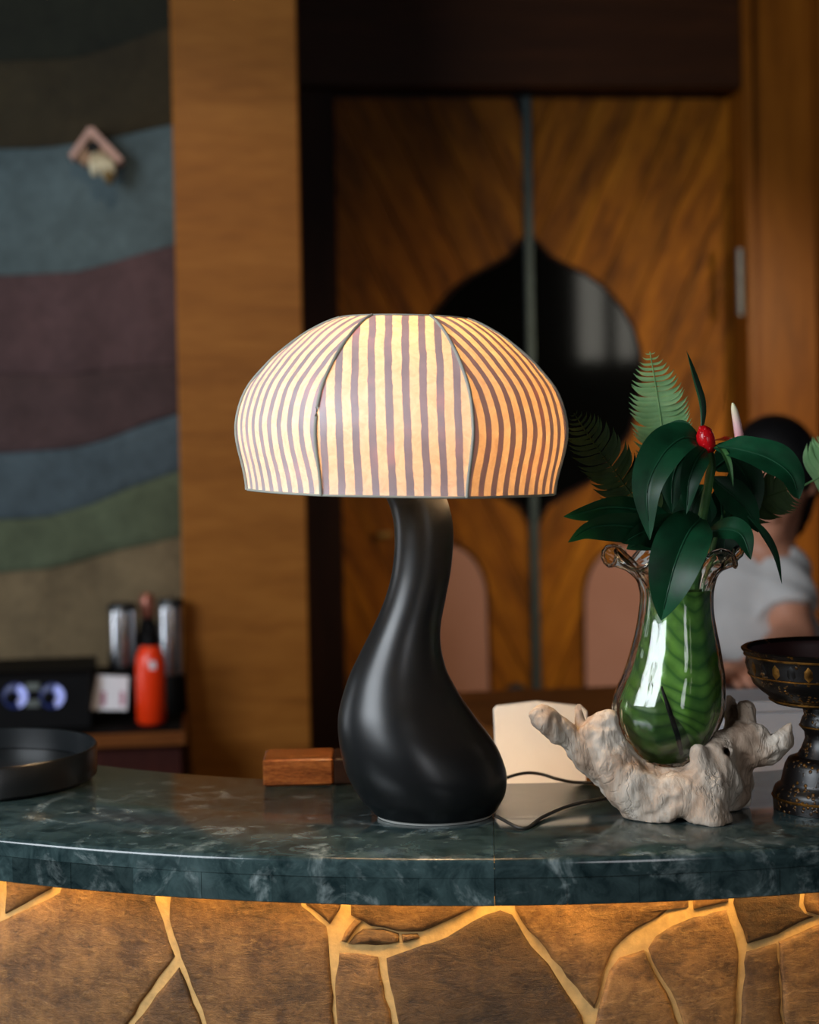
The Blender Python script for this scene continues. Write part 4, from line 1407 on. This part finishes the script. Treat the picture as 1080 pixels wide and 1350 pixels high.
# anthurium
an = empty('anthurium', P(930, 975, 1.70), 'anthurium with a flat red spathe and a pink-white spadix', 'flower')
mk('stem', *tube([P(*q) for q in bez([(925, 985, 1.69), (925, 880, 1.69), (930, 790, 1.69), (945, 700, 1.70), (975, 630, 1.705), (976, 592, 1.70)], 30)], 0.0028, 8), M['stem'], an)
leaf([(936, 582, 1.66), (955, 579, 1.655), (975, 582, 1.655), (996, 590, 1.66)], 26, M['red'], an, (0.1, -0.12, 1), 0.05, name='spathe', rib=False, shape=(0.5, 0.4))
mk('spadix', *tube([P(*q) for q in bez([(977, 590, 1.695), (974, 570, 1.695), (970, 548, 1.695), (966, 531, 1.695)], 12)], [0.0045, 0.0047, 0.0047, 0.0046, 0.0045, 0.0043, 0.0042, 0.004, 0.0038, 0.0035, 0.003, 0.0022, 0.0008], 12), M['spadix'], an)

# ferns
lm = None


def leaflet_mesh():
    n = 8
    V, Fc = [], []
    for i in range(n + 1):
        v = i / n
        w_ = 0.088 * (0.8 + 0.2 * sin(pi * v)) * (1 - v ** 5) + 0.004
        y = 0.30 * v ** 4
        V += [(v, y - w_, 0.012 * sin(v * 3)), (v, y, -0.012), (v, y + w_, 0.012 * sin(v * 3))]
    for i in range(n):
        for j in range(2):
            a = i * 3 + j
            Fc.append((a, a + 3, a + 4, a + 1))
    me = bpy.data.meshes.new('leaflet')
    me.from_pydata(V, [], Fc)
    me.polygons.foreach_set('use_smooth', [True] * len(me.polygons))
    return me


def frond(base, pts, hw, n, mat, label, nh=(0, -1, 0.15), sweep=0.35, start=0.2, prof_=None, stem=None, skip=None, wk=1.0):
    e = empty('fern_frond', P(*base), label, 'fern')
    C = [P(*q) for q in bez(pts, 60)]
    full = [P(*q) for q in bez((stem or [base]) + [pts[0]], 20)] + C[1:] if stem else C
    mk('rachis', *tube(full, [0.0016 - 0.0011 * i / len(full) for i in range(len(full))], 6), mat, e)
    me = leaflet_mesh(); me.materials.append(mat)
    for i in range(n):
        v = start + (0.985 - start) * i / (n - 1)
        k = v * 60
        c = C[int(k)].lerp(C[min(int(k) + 1, 60)], k - int(k))
        t = (C[min(int(k) + 1, 60)] - C[max(int(k) - 1, 0)]).normalized()
        h = Vector(nh).normalized()
        sd = t.cross(h).normalized()
        nm = sd.cross(t)
        if nm.dot(h) < 0: nm = -nm
        L = hw * pv * (prof_(v) if prof_ else 1)
        for sgn in (-1, 1):
            if skip and skip(v, sgn): continue
            rg = random.uniform(-0.07, 0.07)
            dx = (sd * sgn * cos(sweep + rg) + t * sin(sweep + rg)).normalized()
            dx = (dx + nm * random.uniform(-0.12, 0.06)).normalized()
            dy = (t - dx * t.dot(dx)).normalized()
            dz = dx.cross(dy)
            Mx = Matrix((dx * L, dy * L * wk, dz * L)).transposed().to_4x4()
            Mx = Matrix.Translation(c) @ Mx
            link(bpy.data.objects.new('leaflet', me), Mx, e)
    return e


def fp(v):
    return float(np.interp(v, [0, 0.35, 0.6, 0.8, 0.93, 1.0], [0.95, 1.0, 0.95, 0.68, 0.33, 0.12]))


frond((905, 985, YV + 0.02), [(884, 655, 1.71), (878, 600, 1.705), (872, 555, 1.70), (865, 510, 1.69), (857, 464, 1.675)], 41, 27, M['fern'], 'bright green fern frond standing upright above the vase',
      nh=(-0.3, -1, 0.35), sweep=0.0, start=0.05, prof_=fp, wk=1.3, stem=[(905, 985, YV + 0.02), (903, 880, YV + 0.02), (898, 760, 1.70)])
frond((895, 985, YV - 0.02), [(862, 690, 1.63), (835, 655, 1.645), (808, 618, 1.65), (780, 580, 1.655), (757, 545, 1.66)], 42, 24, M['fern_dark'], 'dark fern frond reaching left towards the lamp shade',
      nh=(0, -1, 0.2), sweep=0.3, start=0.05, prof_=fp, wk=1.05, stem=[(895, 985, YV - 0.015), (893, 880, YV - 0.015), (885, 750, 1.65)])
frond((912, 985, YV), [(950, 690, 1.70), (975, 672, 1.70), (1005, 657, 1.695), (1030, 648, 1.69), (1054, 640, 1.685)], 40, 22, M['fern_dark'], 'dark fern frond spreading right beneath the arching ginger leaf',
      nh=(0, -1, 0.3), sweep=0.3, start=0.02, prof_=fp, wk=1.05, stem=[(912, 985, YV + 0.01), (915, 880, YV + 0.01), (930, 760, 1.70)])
frond((918, 985, YV + 0.01), [(1000, 672, 1.74), (1060, 640, 1.75), (1096, 618, 1.75), (1110, 590, 1.75), (1108, 560, 1.75)], 48, 18, M['fern'], 'pale green fern frond at the right edge of the picture',
      nh=(0, -1, 0.2), sweep=-0.05, start=0.34, prof_=fp, stem=[(918, 985, YV + 0.01), (920, 880, YV + 0.012), (935, 760, 1.70)], wk=1.0)

# ================================================================== PEDESTAL BOWL
YB = 1.66
pb = YB / F
bx_ = P(1092, 1066, YB)
bowl = empty('pedestal_bowl', (bx_.x, YB, ZT), 'gilded black lacquer bowl on a tall turned pedestal', 'bowl')
yb0 = 1066.0
def BP(lst): return [((1092 - x) * pb, max(0.0004, (yb0 - y) * pb)) for x, y in lst]
foot = BP([(1024, 1070), (1021, 1066), (1020.5, 1057), (1020.5, 1045), (1023, 1038), (1031, 1033), (1032, 1028), (1034.5, 1017), (1037, 1008), (1041, 1001), (1054, 996)])
foot[0] = (foot[0][0], 0.0004)
base_b = (bx_.x, YB, ZT)
mk('foot', *lathe(foot, base_b, 48), M['lacquer'], bowl)
mk('stem', *lathe(BP([(1052, 997), (1058, 988), (1063.4, 974), (1062.5, 965), (1058, 960), (1057.5, 954), (1060, 947), (1062.5, 943), (1060.5, 932), (1050, 929)]), base_b, 40), M['lacquer'], bowl)
mk('bowl', *lathe(BP([(1050, 930), (1022, 925.5), (1019, 921), (1016, 917), (1006.6, 910), (997, 901), (991.5, 888), (989, 874), (987.3, 861), (983, 857), (981.5, 854.5), (984, 852.8), (989, 854), (993, 862), (996, 880), (1006, 897), (1030, 912), (1080, 918)]), base_b, 64), M['lacquer'], bowl)
mk('inner_lining', *lathe(BP([(991.5, 858), (994.5, 864), (998, 880), (1008, 896), (1032, 911), (1085, 917)]), base_b, 48, cap0=False), M['bowl_red'], bowl)
for nm, x, y, r in (('gold_band', 986.2, 862, 1.6), ('gold_band', 991, 888, 1.2), ('gold_band', 1018, 921.5, 1.3), ('gold_band', 1020.3, 1050, 1.8), ('gold_band', 1057, 957, 1.2)):
    rr_ = (1092 - x) * pb
    hh = ZT + (yb0 - y) * pb
    mk(nm, *tube([(bx_.x + rr_ * cos(2 * pi * j / 48), YB + rr_ * sin(2 * pi * j / 48), hh) for j in range(49)], r * pb, 6), M['gold'], bowl)
for i in range(28):     # raised gilded petals around the bowl
    a = 2 * pi * i / 28
    def q(th, x, y): return Vector((bx_.x + (1092 - x) * pb * cos(th), YB + (1092 - x) * pb * sin(th), ZT + (yb0 - y) * pb))
    w_ = 0.07
    pts = [q(a, 988.4, 865), q(a + w_, 989.5, 872), q(a + w_ * .8, 990.2, 881), q(a, 990.4, 887), q(a - w_ * .8, 990.2, 881), q(a - w_, 989.5, 872)]
    ctr = q(a, 987, 875)
    mk('relief_petal', pts + [ctr], [(k, (k + 1) % 6, 6) for k in range(6)], M['gold'] if i % 2 else M['lacquer'], bowl)

# ================================================================== TRAY, BLOCK, LAPTOP, BOX
tc = Vector((-0.476, 1.866, ZT))
tray = empty('serving_tray', tc, 'round matt black serving tray with a raised rim on the counter', 'tray')
TRr = 0.1245
mk('tray_base', *lathe([(TRr - 0.006, 0.0003), (TRr - 0.003, 0.002), (TRr - 0.004, 0.012), (0.02, 0.0125)], tc, 72), M['tray'], tray)
mk('tray_rim', *lathe([(TRr - 0.0035, 0.0022), (TRr, 0.004), (TRr + 0.001, 0.034), (TRr - 0.0005, 0.0362), (TRr - 0.003, 0.0355), (TRr - 0.0045, 0.0127)], tc, 72, cap0=False, cap1=False), M['tray'], tray)

a = Pz(347, 1038, ZT)
wb_pl = Plane(a.y)
wb = empty('wooden_block', Pz(400, 1038, ZT), 'polished wooden block with a dark end behind the lamp', 'block')
class _F(Plane):
    def __init__(s, o, ang):
        s.o = Vector(o); s.ru = Vector((cos(ang), sin(ang), 0)); s.rn = Vector((-sin(ang), cos(ang), 0))
    def w(s, u, z, d=0.0): return s.o + s.ru * u + s.rn * d + Vector((0, 0, z))
fb = _F((a.x, a.y, ZT), radians(1.5))
mk('body', *box(fb, 0, 0.0745, 0, 0.062, 0.0004, 0.029, 0.002), M['block'], wb, False)
mk('dark_end', *box(fb, 0.0747, 0.115, 0.001, 0.061, 0.0004, 0.0285, 0.002), M['block_dark'], wb, False)

# white boxes standing on the low work shelf behind the counter
pt = P(652, 946, 1.93)
f1 = _F((pt.x, 1.93, ZW), radians(4))
wbx = empty('white_panel', f1.w(0.05, 0, 0.05), 'upright white panel behind the counter, between lamp and driftwood', 'panel')
hb1 = pt.z - ZW
pr_ = [(0.004, 0.0), (0.100, 0.0), (0.106, hb1 - 0.008), (0.101, hb1 - 0.003), (0.05, hb1 + 0.004), (0.004, hb1), (0.0, hb1 - 0.004)]
mk('panel', *loft([[f1.w(u, z + 0.012, d) for u, z in pr_] for d in (0.0, 0.012)]), M['white'], wbx, False)
mk('stand_foot', *box(f1, -0.004, 0.108, -0.02, 0.05, 0.0005, 0.0118, 0.002), M['white'], wbx, False)
pt = P(962, 926, 2.10)
f2 = _F((pt.x, 2.10, ZW), radians(3))
gbx = empty('grey_box', f2.w(0.08, 0, 0.05), 'pale grey box behind the counter, between driftwood and pedestal bowl', 'box')
hb2 = pt.z - ZW
mk('carton', *box(f2, 0, 0.17, 0, 0.10, 0.0005, hb2 - 0.014, 0.002), M['greywhite'], gbx, False)
mk('lid', *box(f2, -0.0012, 0.1712, -0.0012, 0.1012, hb2 - 0.0138, hb2, 0.0015), M['greywhite'], gbx, False)

# ================================================================== PERSON
YP = 3.6
pp = YP / F
def H(x, y, dY=0.0): return np.array(P(x, y, YP + dY))
FZ = 0.0
hd = H(1019, 634)                       # head centre
nb = H(1003, 722, 0.03)                 # base of the neck
ch = H(978, 800, 0.05)
pel = H(966, 1010, 0.14); 
seat_z = pel[2] - 0.10
shR = H(922, 752, 0.06); shL = H(1028, 758, 0.02)
elL = H(1048, 838, -0.06); wrL = H(990, 882, -0.20); haL = H(960, 886, -0.24)
elR = H(890, 845, 0.0); wrR = H(925, 888, -0.16); haR = H(950, 890, -0.20)
lf_ = np.array((-0.45, -0.85, -0.25)); lf_ /= np.linalg.norm(lf_)      # where the face looks
side = np.cross(lf_, (0, 0, 1.0)); side /= np.linalg.norm(side)
upv = np.cross(side, lf_)
hipL = pel + np.array((0.085, 0, -0.02)); hipR = pel + np.array((-0.085, 0, -0.02))
knL = np.array((hipL[0] + 0.05, hipL[1] - 0.40, hipL[2] - 0.02)); knR = np.array((hipR[0] - 0.05, hipR[1] - 0.41, hipR[2] - 0.02))
fz = 0.17
anL = np.array((knL[0], knL[1] + 0.06, fz + 0.05)); anR = np.array((knR[0], knR[1] + 0.06, fz + 0.05))
lo_ = (min(elR[0], knR[0]) - 0.16, knR[1] - 0.26, fz - 0.06)
hi_ = (max(elL[0], knL[0]) + 0.16, pel[1] + 0.24, hd[2] + 0.18)


def torso(B, o=0.0):
    B.add(B.cone(pel, ch + np.array((0, 0.02, -0.06)), 0.125 + o, 0.118 + o, (1.18, 0.85, 1)), 0.05)
    B.add(B.cone(ch + np.array((0, 0.02, -0.06)), (shL + shR) / 2 + np.array((0, 0.01, -0.03)), 0.120 + o, 0.095 + o, (1.2, 0.82, 1)), 0.05)
    B.add(B.cone(shL + np.array((-0.02, 0, -0.01)), shR + np.array((0.02, 0, -0.01)), 0.052 + o, 0.052 + o), 0.05)


b = SDF(lo_, hi_, 0.0075)
torso(b)
b.add(b.cone(nb + np.array((0, 0, -0.04)), hd - upv * 0.06 - lf_ * 0.02, 0.058, 0.052), 0.03)
for sh_, el_, wr_, ha_ in ((shL, elL, wrL, haL), (shR, elR, wrR, haR)):
    b.add(b.cone(sh_, el_, 0.052, 0.040), 0.03)
    b.add(b.cone(el_, wr_, 0.041, 0.027), 0.012)
    b.add(b.cone(wr_, ha_, 0.026, 0.032, (1, 1, 0.7)), 0.012)
    d = (ha_ - wr_); d /= np.linalg.norm(d)
    sd_ = np.cross(d, (0, 0, 1.0)); sd_ /= np.linalg.norm(sd_)
    for k, (o_, L_) in enumerate(((-0.028, 0.058), (-0.010, 0.072), (0.009, 0.068), (0.027, 0.052))):
        r0 = ha_ + sd_ * o_ + d * 0.018
        m_ = r0 + d * L_ * 0.6 + np.array((0, 0, 0.004))
        b.add(b.cone(r0, m_, 0.0095, 0.0088), 0.003)
        b.add(b.cone(m_, m_ + d * L_ * 0.45 + np.array((0, 0, -0.018)), 0.0088, 0.0078), 0.003)
    sgn = 1 if sh_ is shL else -1
    t0_ = wr_ + d * 0.02 - sd_ * 0.026 * sgn
    b.add(b.cone(t0_, t0_ - sd_ * 0.028 * sgn + d * 0.035, 0.011, 0.009), 0.004)
for hp, kn, an_ in ((hipL, knL, anL), (hipR, knR, anR)):
    b.add(b.cone(hp, kn, 0.082, 0.058), 0.03)
    b.add(b.cone(kn, an_, 0.056, 0.038), 0.02)
    b.add(b.cone(an_ + np.array((0, 0.02, -0.02)), an_ + np.array((0, -0.15, -0.032)), 0.036, 0.028, (1.1, 1, 0.75)), 0.02)
# head: skull, jaw, brow, nose, lips, ears
b.add(b.ell(hd + upv * 0.02 - lf_ * 0.015, (0.078, 0.09, 0.095)), 0.02)
b.add(b.cone(hd - upv * 0.03 + lf_ * 0.02, hd - upv * 0.088 + lf_ * 0.045, 0.060, 0.030), 0.03)
b.add(b.cone(hd + upv * 0.01 + lf_ * 0.082, hd - upv * 0.028 + lf_ * 0.100, 0.009, 0.014), 0.008)
b.add(b.cone(hd - upv * 0.056 + lf_ * 0.082 + side * 0.018, hd - upv * 0.056 + lf_ * 0.082 - side * 0.018, 0.008, 0.008), 0.006)
b.add(b.cone(hd + upv * 0.028 + lf_ * 0.076 + side * 0.035, hd + upv * 0.028 + lf_ * 0.076 - side * 0.035, 0.012, 0.012), 0.012)
for sg_ in (-1, 1):
    b.add(b.cone(hd + side * sg_ * 0.082 + upv * 0.012 - lf_ * 0.01, hd + side * sg_ * 0.080 - upv * 0.022, 0.013, 0.010), 0.006)
    b.cut(b.ell(hd + side * sg_ * 0.030 + upv * 0.008 + lf_ * 0.098, (0.014, 0.014, 0.009)), 0.006)
V, Q = b.mesh()
per = empty('person', (pel[0], pel[1], 0), 'person with black hair in a white shirt seated behind the counter, looking down', 'person')
body = mk('body', V.tolist(), Q.tolist(), M['skin'], per)
# eyes
for sg_ in (-1, 1):
    e_ = Vector(hd + side * sg_ * 0.030 + upv * 0.006 + lf_ * 0.083)
    mk('eye', *lathe([(0.001, -0.010), (0.008, -0.006), (0.010, 0), (0.008, 0.006), (0.001, 0.010)], e_, 12), M['eye'], per)
# hair
b = SDF(lo_, hi_, 0.0075)
b.add(b.ell(hd + upv * 0.032 - lf_ * 0.025, (0.094, 0.102, 0.104)), 0.02)
b.add(b.cone(hd - lf_ * 0.06 + upv * 0.0, hd - lf_ * 0.075 - upv * 0.11, 0.07, 0.045), 0.03)
b.add(b.cone(hd + side * -0.06 - lf_ * 0.04, hd + side * -0.035 - lf_ * 0.05 - upv * 0.09, 0.034, 0.026), 0.02)
b.add(b.cone(hd + side * 0.07 - lf_ * 0.03, hd + side * 0.066 - lf_ * 0.03 - upv * 0.09, 0.032, 0.022), 0.02)
fc = b.cone(hd - upv * 0.045 + lf_ * 0.10, hd + upv * 0.02 + lf_ * 0.105, 0.055, 0.052)
b.cut(fc, 0.01)
V, Q = b.mesh()
mk('hair', V.tolist(), Q.tolist(), M['hair'], per)
# shirt with short sleeves
b = SDF(lo_, hi_, 0.0075)
torso(b, 0.012)
for sh_, el_ in ((shL, elL), (shR, elR)):
    mid = sh_ + (el_ - sh_) * 0.62
    sl = b.cone(sh_, mid, 0.066, 0.064)
    ax_ = (el_ - sh_) / np.linalg.norm(el_ - sh_)
    sl = np.maximum(sl, (b.G - mid) @ ax_)
    b.add(sl, 0.025)
b.cut(b.cone(nb + np.array((0, 0, 0.0)), nb + np.array((0, 0, 0.2)), 0.066, 0.09), 0.006)
b.f = np.maximum(b.f, (pel[2] - 0.03) - b.G[..., 2])
b.f += 0.0035 * np.sin(b.G[..., 2] * 70 + b.G[..., 0] * 50 + 3 * np.sin(b.G[..., 1] * 30))
V, Q = b.mesh()
mk('shirt', V.tolist(), Q.tolist(), M['shirt'], per)
# trousers and shoes
b = SDF(lo_, hi_, 0.0075)
b.add(b.cone(pel + np.array((0, 0, 0.02)), pel + np.array((0, 0, -0.03)), 0.136, 0.13, (1.18, 0.9, 1)), 0.03)
for hp, kn, an_ in ((hipL, knL, anL), (hipR, knR, anR)):
    b.add(b.cone(hp, kn, 0.094, 0.070), 0.03)
    b.add(b.cone(kn, an_ + np.array((0, 0, 0.03)), 0.068, 0.056), 0.02)
b.f = np.maximum(b.f, b.G[..., 2] - (pel[2] + 0.06))
V, Q = b.mesh()
mk('trousers', V.tolist(), Q.tolist(), M['trousers'], per)
for an_ in (anL, anR):
    b = SDF(an_ - 0.25, an_ + 0.2, 0.0075)
    b.add(b.cone(an_ + np.array((0, 0.025, -0.01)), an_ + np.array((0, -0.155, -0.028)), 0.046, 0.036, (1.1, 1, 0.8)), 0.02)
    b.f = np.maximum(b.f, (fz - 0.012) - b.G[..., 2])
    V, Q = b.mesh()
    mk('shoe', V.tolist(), Q.tolist(), M['black'], per)
# high stool under the person
stl = empty('high_stool', (pel[0], pel[1], 0), 'high round stool under the seated person', 'stool')
sz = pel[2] - 0.118
pz_ = Vector((pel[0], pel[1], 0))
mk('seat', *lathe([(0.15, sz - 0.04), (0.172, sz - 0.03), (0.175, sz - 0.01), (0.16, sz), (0.02, sz + 0.001)], pz_, 36), M['frame'], stl)
for k in range(4):
    a = pi / 4 + k * pi / 2
    mk('leg', *tube([pz_ + Vector((0.11 * cos(a), 0.11 * sin(a), sz - 0.038)), pz_ + Vector((0.21 * cos(a), 0.21 * sin(a), 0.002))], 0.014, 10), M['frame'], stl)
mk('foot_ring', *tube([pz_ + Vector((0.20 * cos(2 * pi * j / 40), 0.20 * sin(2 * pi * j / 40), 0.14)) for j in range(41)], 0.009, 8), M['steel'], stl)
mk('foot_rest', *box(_F((pel[0], knL[1] + 0.05, 0), 0), -0.2, 0.2, -0.14, 0.2, 0.0, fz - 0.014, 0.005), M['frame'], stl, False)
# desk in front of the person, under the forearms
dz = min(wrL[2], wrR[2]) - 0.032
dk = _F((pel[0], wrL[1] - 0.10, 0), RA)
desk = empty('reception_desk', dk.w(0, 0, 0.1), 'wooden desk under the seated person\'s forearms', 'desk', rz=RA)
mk('desk_top', *box(dk, -0.6, 0.6, -0.18, 0.24, dz - 0.03, dz, 0.004), M['shelf'], desk, False)
for u in (-0.56, 0.5):
    for d in (-0.16, 0.16):
        mk('leg', *box(dk, u, u + 0.06, d, d + 0.06, 0, dz - 0.0305), M['shelf'], desk, False)
